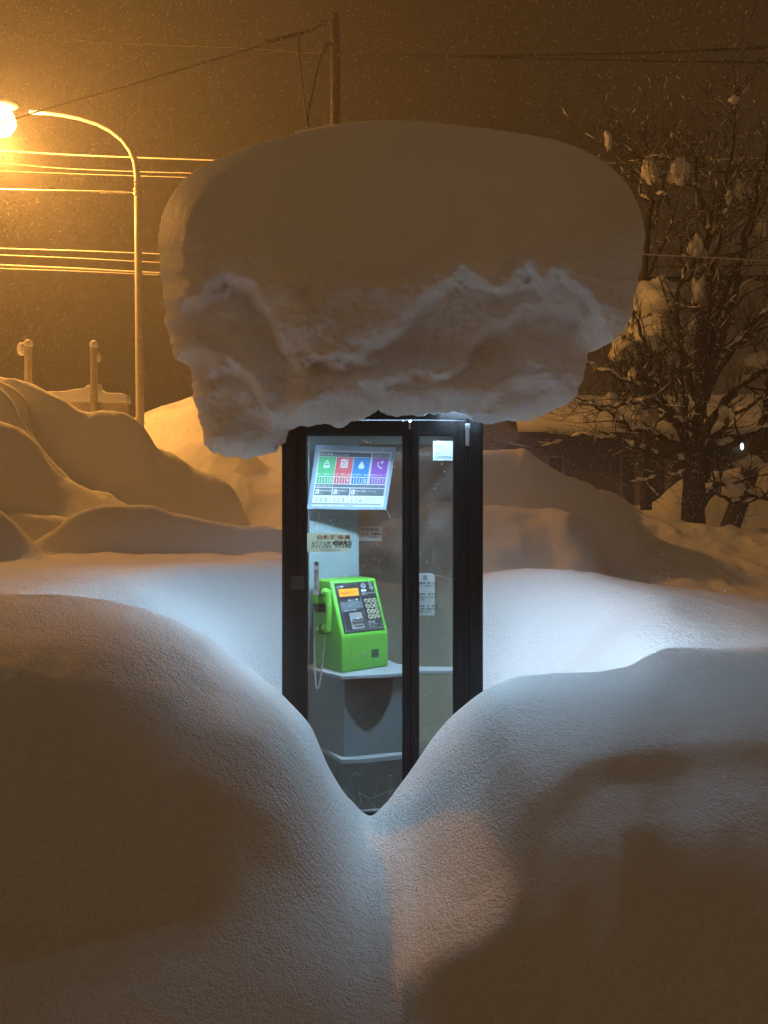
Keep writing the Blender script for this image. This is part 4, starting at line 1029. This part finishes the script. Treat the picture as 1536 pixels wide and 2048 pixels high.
# ------------------------------------------------------------------ trees
M_BARK = mat('dark_wet_bark', (.040,.027,.018), .85, 0, .35, 14, bump=.6, bscale=40)
def spline(pts, n):
    a = np.array(pts, float); return pchip(np.arange(len(a)), a, np.linspace(0, len(a)-1, n))
def make_tree(name, label, trunk, limbs, seed, twig=1.0, cat='tree', lvl=3, snowy=True):
    rn = random.Random(seed); root = empty(name, P(*trunk[0][:3])); tag(root, label, cat)
    tb = MB(); q = spline(trunk, 14); tb.tube([P(*r[:3]) for r in q], [r[3] for r in q], M_BARK, 14); wl(tb, 'trunk', root, 180)
    br = MB(); snw = MB()
    def grow(p, d, L, r, level):
        n = 5; pts = [p]; dd_ = d.copy()
        for i in range(n):
            dd_ = (dd_ + Vector((rn.gauss(0,.16), rn.gauss(0,.16), rn.gauss(.05,.14)))).normalized()
            pts.append(pts[-1] + dd_*(L/n))
        rr = [max(.0028, r*(1-.75*i/n)) for i in range(n+1)]
        br.tube(pts, rr, M_BARK, 4 if level else 5, False)
        if snowy and rn.random() < (.36 if level < 2 else .12):
            k = rn.randint(1, 3); sp_ = pts[k:k+3]
            snw.tube([q_ + Vector((0, 0, rr[k]+.008)) for q_ in sp_], [.003, .006+rn.random()*.006, .003], M_CLUMP, 5)
        if level < lvl:
            for i in range(rn.randint(2, 3)):
                t = rn.uniform(.25, .98); k = min(int(t*n), n-1); q_ = pts[k].lerp(pts[k+1], t*n-k)
                ax = Vector((rn.gauss(0,1), rn.gauss(0,1), rn.gauss(0,.6))).normalized()
                nd = (dd_*.9 + ax*.75 + Vector((0,0,.12))).normalized()
                grow(q_, nd, L*rn.uniform(.42,.72), rr[k]*.62, level+1)
    for lb in limbs:
        q = spline(lb, 4*(len(lb)-1)+1); w3 = [Vector(P(*r[:3])) for r in q]; rads = [r[3] for r in q]
        for i in range(1, len(w3)-1): w3[i] += Vector((rn.gauss(0,.018), rn.gauss(0,.05), rn.gauss(0,.018)))
        br.tube(w3, rads, M_BARK, 8)
        n = len(w3)
        for i in range(1, n):
            d = (w3[i]-w3[i-1]).normalized()
            if snowy and d.z < .75 and rn.random() < .62:
                h = rads[i]*.75 + .012
                snw.tube([w3[i-1].lerp(w3[i], -.15)+Vector((0,0,h*.7)), w3[i-1].lerp(w3[i], .5)+Vector((0,0,h)), w3[i].lerp(w3[i-1], -.15)+Vector((0,0,h*.7))], [rads[i]*.5, rads[i]*.85+.014+.012*rn.random(), rads[i]*.5], M_CLUMP, 7)
            for k in range(2 if i > n*.25 else 1):
                if rn.random() < .46*twig:
                    ax = Vector((rn.gauss(0,1), rn.gauss(0,1), rn.gauss(.1,.7))).normalized()
                    grow(w3[i], (d*.8+ax*.85).normalized(), rn.uniform(.35,.95)*(1.15-.5*i/n), max(.006, rads[i]*.42), 1)
        grow(w3[-1], (w3[-1]-w3[-2]).normalized(), .8, rads[-1], 1)
    cr = wl(br, 'branches', root, 180)
    if snowy: tag(wl(snw, 'branch_snow', cr, 180), None, None, None, 'stuff')
    return root
T = 11.0
limbs = [
 [(1383,905,T,.085),(1352,845,T-.1,.070),(1324,800,T-.2,.058),(1302,752,T-.2,.046),(1285,690,T-.2,.03),(1262,610,T-.2,.016)],
 [(1378,925,T,.055),(1330,912,T-.2,.040),(1280,897,T-.3,.030),(1225,877,T-.4,.022),(1165,874,T-.5,.015),(1085,893,T-.6,.006)],
 [(1370,900,T,.060),(1315,872,T-.3,.045),(1262,852,T-.4,.032),(1215,822,T-.4,.022),(1165,800,T-.5,.010)],
 [(1330,808,T-.2,.040),(1300,800,T-.4,.032),(1262,806,T-.5,.024),(1215,815,T-.6,.016),(1160,808,T-.7,.008)],
 [(1330,805,T-.2,.036),(1272,770,T-.3,.026),(1215,742,T-.4,.018),(1168,720,T-.4,.010)],
 [(1393,890,T,.105),(1404,800,T,.085),(1396,720,T,.070),(1398,600,T+.1,.052),(1412,480,T+.1,.036),(1392,350,T+.2,.022),(1376,262,T+.2,.010)],
 [(1402,820,T,.080),(1436,700,T-.1,.062),(1466,600,T-.1,.048),(1494,470,T-.1,.034),(1530,330,T-.2,.018)],
 [(1408,868,T,.070),(1452,800,T,.055),(1500,758,T,.042),(1570,720,T,.02)],
 [(1404,960,T,.085),(1428,905,T,.070),(1478,878,T,.055),(1560,850,T,.035)],
 [(1404,1010,T,.060),(1440,966,T,.050),(1490,985,T,.036),(1560,1010,T,.02)],
 [(1432,968,T,.030),(1455,1000,T-.1,.026),(1490,1006,T-.1,.022),(1550,980,T-.1,.012)],
 [(1374,945,T,.022),(1342,953,T-.1,.017),(1300,957,T-.2,.012),(1262,963,T-.2,.005)],
 [(1394,800,T,.060),(1362,690,T,.046),(1352,600,T,.034),(1368,540,T,.024),(1340,420,T,.012)],
 [(1398,720,T,.055),(1428,560,T+.2,.040),(1440,420,T+.2,.028),(1462,290,T+.2,.016),(1478,175,T+.2,.006)],
 [(1404,760,T,.055),(1448,600,T+.2,.040),(1500,460,T+.3,.026),(1560,350,T+.3,.014)],
 [(1412,800,T,.050),(1470,690,T-.2,.036),(1536,620,T-.3,.026),(1600,560,T-.3,.014)],
 [(1436,700,T,.040),(1480,690,T+.2,.030),(1540,650,T+.2,.02)],
 [(1372,850,T,.050),(1364,760,T+.1,.042),(1362,680,T+.1,.03),(1335,600,T+.1,.016)],
 [(1410,900,T,.050),(1460,840,T-.3,.038),(1520,800,T-.4,.024),(1590,790,T-.4,.012)],
 [(1380,560,T,.030),(1420,440,T,.022),(1398,380,T,.012)],
]
big = [('largest tuft of snow in the upper branches, right of the snow cap', 1358, 340, .20, (.85,.8,1.05)),
       ('snow tuft high in the twigs beside the snow cap top', 1216, 279, .085, (.7,.7,1.7)),
       ('snow tuft on the topmost twig of the large bare tree', 1469, 199, .075, (1.1,.8,.8)),
       ('broad snow tuft left of the largest tuft', 1300, 342, .15, (.9,.8,1.15)),
       ('long vertical snow clump on the stem at mid height', 1390, 492, .14, (.8,.8,1.1)),
       ('leaning pair of snow tufts near the right edge, inner one', 1478, 382, .12, (.65,.7,1.5)),
       ('leaning pair of snow tufts near the right edge, outer one', 1490, 388, .13, (.8,.8,1.3)),
       ('small snow tuft left of the leaning pair', 1456, 394, .085, (.7,.7,1.2)),
       ('snow tuft at the right picture edge at mid height', 1524, 455, .11, (.7,.7,1.3)),
       ('lower part of the long vertical snow clump', 1402, 520, .13, (.75,.8,1.5)),
       ('snow slab hanging below the cable on the main stem', 1396, 580, .12, (.8,.8,1.9)),
       ('snow wedge in the fork above the trunk', 1352, 838, .13, (1.2,.9,1.0)),
       ('rounded snow pillow on the low left limb', 1290, 832, .15, (1.3,1,.75)),
       ('snow tuft at the tip of the left limb', 1222, 798, .10, (1,.8,1)),
       ('snow lodged against the trunk left side', 1361, 880, .10, (.8,.8,1.5)),
       ('snow clump right of the trunk among limbs', 1446, 830, .11, (.9,.8,1.2)),
       ('large snow clump at right edge in the limbs', 1512, 716, .17, (1.1,.9,.9)),
       ('pale snow bundle behind the trunk fork on the right', 1470, 975, .14, (.9,.8,1.2)),
       ('snow clump under the right limb', 1500, 925, .16, (1.4,.9,.7)),
       ('narrow snow clump on the stem beside the snowy bush', 1388, 650, .10, (.7,.7,1.7))]
for (lab_, u_, v_, r_q, sc_) in big:
    if v_ > 810: continue
    q_ = min((p for lb in limbs for p in spline(lb, 30)), key=lambda p: math.hypot(p[0]-u_, (p[1]-v_)*.7) + (1e3 if p[1] < v_+18 else 0))
    limbs.append([(q_[0],q_[1],q_[2],max(.008, q_[3]*.5)), ((q_[0]+u_)/2+4,(q_[1]+v_)/2+10,T-.05,.010), (u_,v_+8,T-.05,.007), (u_+3,v_-22,T,.004)])
make_tree('bare_tree', 'large bare tree with snow lined branches on the right', [(1386,1085,T,.190),(1386,1040,T,.172),(1388,970,T,.158),(1392,895,T,.140)], limbs, 7)
make_tree('leaning_tree', 'dark leaning trunk behind the large bare tree', [(1452,1075,12.4,.16),(1480,1000,12.4,.15),(1515,900,12.4,.14),(1560,770,12.4,.12)],
          [[(1515,900,12.4,.06),(1530,830,12.4,.045),(1535,760,12.4,.02)], [(1550,800,12.4,.08),(1600,640,12.4,.05),(1640,480,12.4,.02)]], 12, .8, lvl=2)
make_tree('young_bare_tree', 'slender bare tree at the right edge of the snow cap', [(1282,800,12.2,.075),(1288,560,12.2,.06),(1298,430,12.2,.045)],
          [[(1298,430,12.2,.04),(1296,340,12.2,.028),(1288,255,12.2,.008)], [(1292,500,12.2,.03),(1262,430,12.2,.022),(1235,330,12.2,.008)], [(1294,480,12.2,.03),(1322,400,12.2,.02),(1330,280,12.2,.006)],
           [(1288,560,12.2,.03),(1330,480,12.2,.02),(1352,420,12.2,.008)], [(1296,400,12.2,.026),(1260,340,12.2,.018),(1215,300,12.2,.006)]], 23, 1.0, lvl=3)
# snow clumps caught in the branches
rc_ = random.Random(9)
def lump(u, v, r, Y, sc=(1,1,1), seed=0):
    mb = MB(); nu, nv = 20, 14; vs = []; fs = []
    for i in range(nv+1):
        ph = math.pi*i/nv
        for j in range(nu):
            th = 2*math.pi*j/nu; vs.append((math.sin(ph)*math.cos(th), math.sin(ph)*math.sin(th), math.cos(ph)))
    va = np.array(vs); k = 1 + .48*fbm(va[:,0]*1.3+seed, va[:,1]*1.3, va[:,2]*1.3, 2, seed) + 0.16*fbm(va[:,0]*4, va[:,1]*4, va[:,2]*4+seed, 2, seed+3)
    va = va*k[:,None]*r*.88*np.array(sc)
    for i in range(nv):
        for j in range(nu): fs.append((i*nu+j, (i+1)*nu+j, (i+1)*nu+(j+1) % nu, i*nu+(j+1) % nu))
    mb.add(va.tolist(), fs, M_CLUMP)
    return mb.build('snow_clump', None, 180, 0, P(u, v, Y))
for i, (lab, u, v, r, s_) in enumerate(big):
    tag(lump(u, v, r, T-.12+.25*rc_.random(), s_, i), lab, 'snow clump', 'snow clumps in the bare trees')
for i in range(26):
    lb_ = limbs[rc_.randrange(20)]; q_ = spline(lb_, 40)[rc_.randrange(12, 38)]; u = q_[0]; v = q_[1]-4
    if u > 1545 or (u < 1300 and 540 < v < 780): continue
    r = rc_.uniform(.022, .055)
    tag(lump(u, v, r, q_[2]-.02, (rc_.uniform(.7,1.2), 1, rc_.uniform(.7,1.3)), 40+i), 'small tuft of snow caught among the bare twigs', 'snow clump', 'small snow tufts among the twigs')
# snow laden conifer between the cap and the bare tree
cf = empty('snow_laden_conifer', P(1290, 1000, 12.0)); tag(cf, 'conifer bush bent under thick slabs of snow beside the bare tree', 'conifer')
wl(MB().tube([P(1292,1020,12.0), P(1292,800,12.0), P(1294,640,12.0)], [.09,.07,.04], M_BARK, 10), 'trunk', cf, 180)
fo = MB(); M_NEEDLE = mat('dark_needles', (.022,.034,.016), .8, 0, .4, 9)
for k in range(900):
    v = rc_.uniform(620, 800); half = 20 + 44*min(1, (v-600)/110); u = 1292 + rc_.uniform(-half, half)
    p_ = Vector(P(u, v, 12.0+rc_.uniform(-.35,.35))); d = Vector((rc_.gauss(0,.5), rc_.gauss(0,.5), -.6-rc_.random())).normalized(); L = rc_.uniform(.08,.24)
    s1 = d.cross(Vector((0,1,.2))).normalized()*.012
    fo.add([tuple(p_-s1), tuple(p_+s1), tuple(p_+d*L)], [(0,1,2)], M_NEEDLE)
wl(fo, 'foliage', cf)
def slab(u, v, r, Y, sc, seed):
    o = lump(u, v, r, Y, sc, seed); o.name = 'snow_slab'; return o
for i, (lab, u, v, r, s_) in enumerate([('broad top slab of snow on the conifer bush', 1318, 610, .40, (1.05,.9,.85)), ('second slab of snow hanging over the conifer front', 1312, 668, .42, (1.05,.8,.62)),
     ('bright lower left slab of snow on the conifer', 1250, 695, .26, (.95,.8,.95)), ('right hanging slab of snow on the conifer', 1350, 705, .25, (.75,.8,1.15)),
     ('short drip of snow at the lower left of the conifer', 1268, 750, .13, (.75,.8,1.3)), ('pointed drip of snow at the lower middle of the conifer', 1302, 752, .14, (.7,.8,1.5)), ('small upper left shoulder of snow on the conifer', 1278, 645, .22, (1,.8,.9))]):
    tag(slab(u, v, r, 11.85+.05*i, s_, 90+i), lab, 'snow slab', 'slabs of snow on the conifer')

# ------------------------------------------------------------------ falling snow: thousands of small flakes in the air
rs = np.random.RandomState(5)
N1 = 210000
Yf_ = 4.0 + 10*rs.rand(N1)**0.8
uf = rs.uniform(-700, 2236, N1); vf = rs.uniform(-900, 1400, N1)
xf = (uf-768)/F*Yf_; zf = EYE - (vf-1024)/F*Yf_
keep = (zf > 0.3) & ~((np.abs(xf) < 1.35) & (Yf_ < 5.2) & (Yf_ > 2.3))
xf, yf2, zf = xf[keep], Yf_[keep], zf[keep]; N1 = len(xf)
rad_ = 0.0036 + 0.0050*rs.rand(N1)**2
# ragged clusters: two crossed squashed tetrahedra, tumbling
base = np.array([[1,0,-.5],[-.6,.9,-.5],[-.6,-.9,-.4],[.1,0,1.0]], float)
ang = rs.rand(N1, 3)*6.283
ca, sa = np.cos(ang), np.sin(ang)
def rot(vv):
    x, y, z = vv[None,:,0], vv[None,:,1], vv[None,:,2]
    c, s_ = ca[:,0:1], sa[:,0:1]; x, y = c*x-s_*y, s_*x+c*y
    c, s_ = ca[:,1:2], sa[:,1:2]; y, z = c*y-s_*z, s_*y+c*z
    return np.stack([x, y, z], -1)
vt = rot(base)*rad_[:,None,None]*np.array([.7,.7,1.0]) + 0 + np.stack([xf, yf2, zf], -1)[:,None,:]
tri = np.array([[0,1,2],[0,3,1],[1,3,2],[2,3,0]])
fi = (tri[None] + (np.arange(N1)*4)[:,None,None]).reshape(-1, 3)
M_FLAKE = bpy.data.materials.new('falling_snowflake'); M_FLAKE.use_nodes = True
n_ = M_FLAKE.node_tree.nodes; l_ = M_FLAKE.node_tree.links; n_.clear()
o_ = n_.new('ShaderNodeOutputMaterial'); a_ = n_.new('ShaderNodeBsdfDiffuse'); b_ = n_.new('ShaderNodeBsdfTranslucent'); m_ = n_.new('ShaderNodeMixShader')
a_.inputs[0].default_value = (.9,.9,.9,1); b_.inputs[0].default_value = (.9,.9,.9,1); l_.new(a_.outputs[0], m_.inputs[1]); l_.new(b_.outputs[0], m_.inputs[2]); l_.new(m_.outputs[0], o_.inputs[0])
fo_ = np_mesh('falling_snow', vt.reshape(-1, 3), fi, M_FLAKE, None, False)
tag(fo_, 'countless small snowflakes falling through the lamp light', 'falling snow', None, 'stuff')

# ------------------------------------------------------------------ air full of fine snow
if HAZE_DENSITY > 0:
    hz_m = bpy.data.materials.new('snowy_air'); hz_m.use_nodes = True
    n_ = hz_m.node_tree.nodes; n_.clear(); o_ = n_.new('ShaderNodeOutputMaterial'); v_ = n_.new('ShaderNodeVolumePrincipled')
    v_.inputs['Color'].default_value = (.95,.95,.95,1); v_.inputs['Density'].default_value = HAZE_DENSITY; v_.inputs['Anisotropy'].default_value = 0.5
    hz_m.node_tree.links.new(v_.outputs[0], o_.inputs['Volume'])
    hb = MB().box(-60, 60, -20, 75, -1.15, 26, hz_m); ho = hb.build('haze'); tag(ho, None, None, None, 'stuff'); ho['label'] = 'thin snowy haze in the night air'
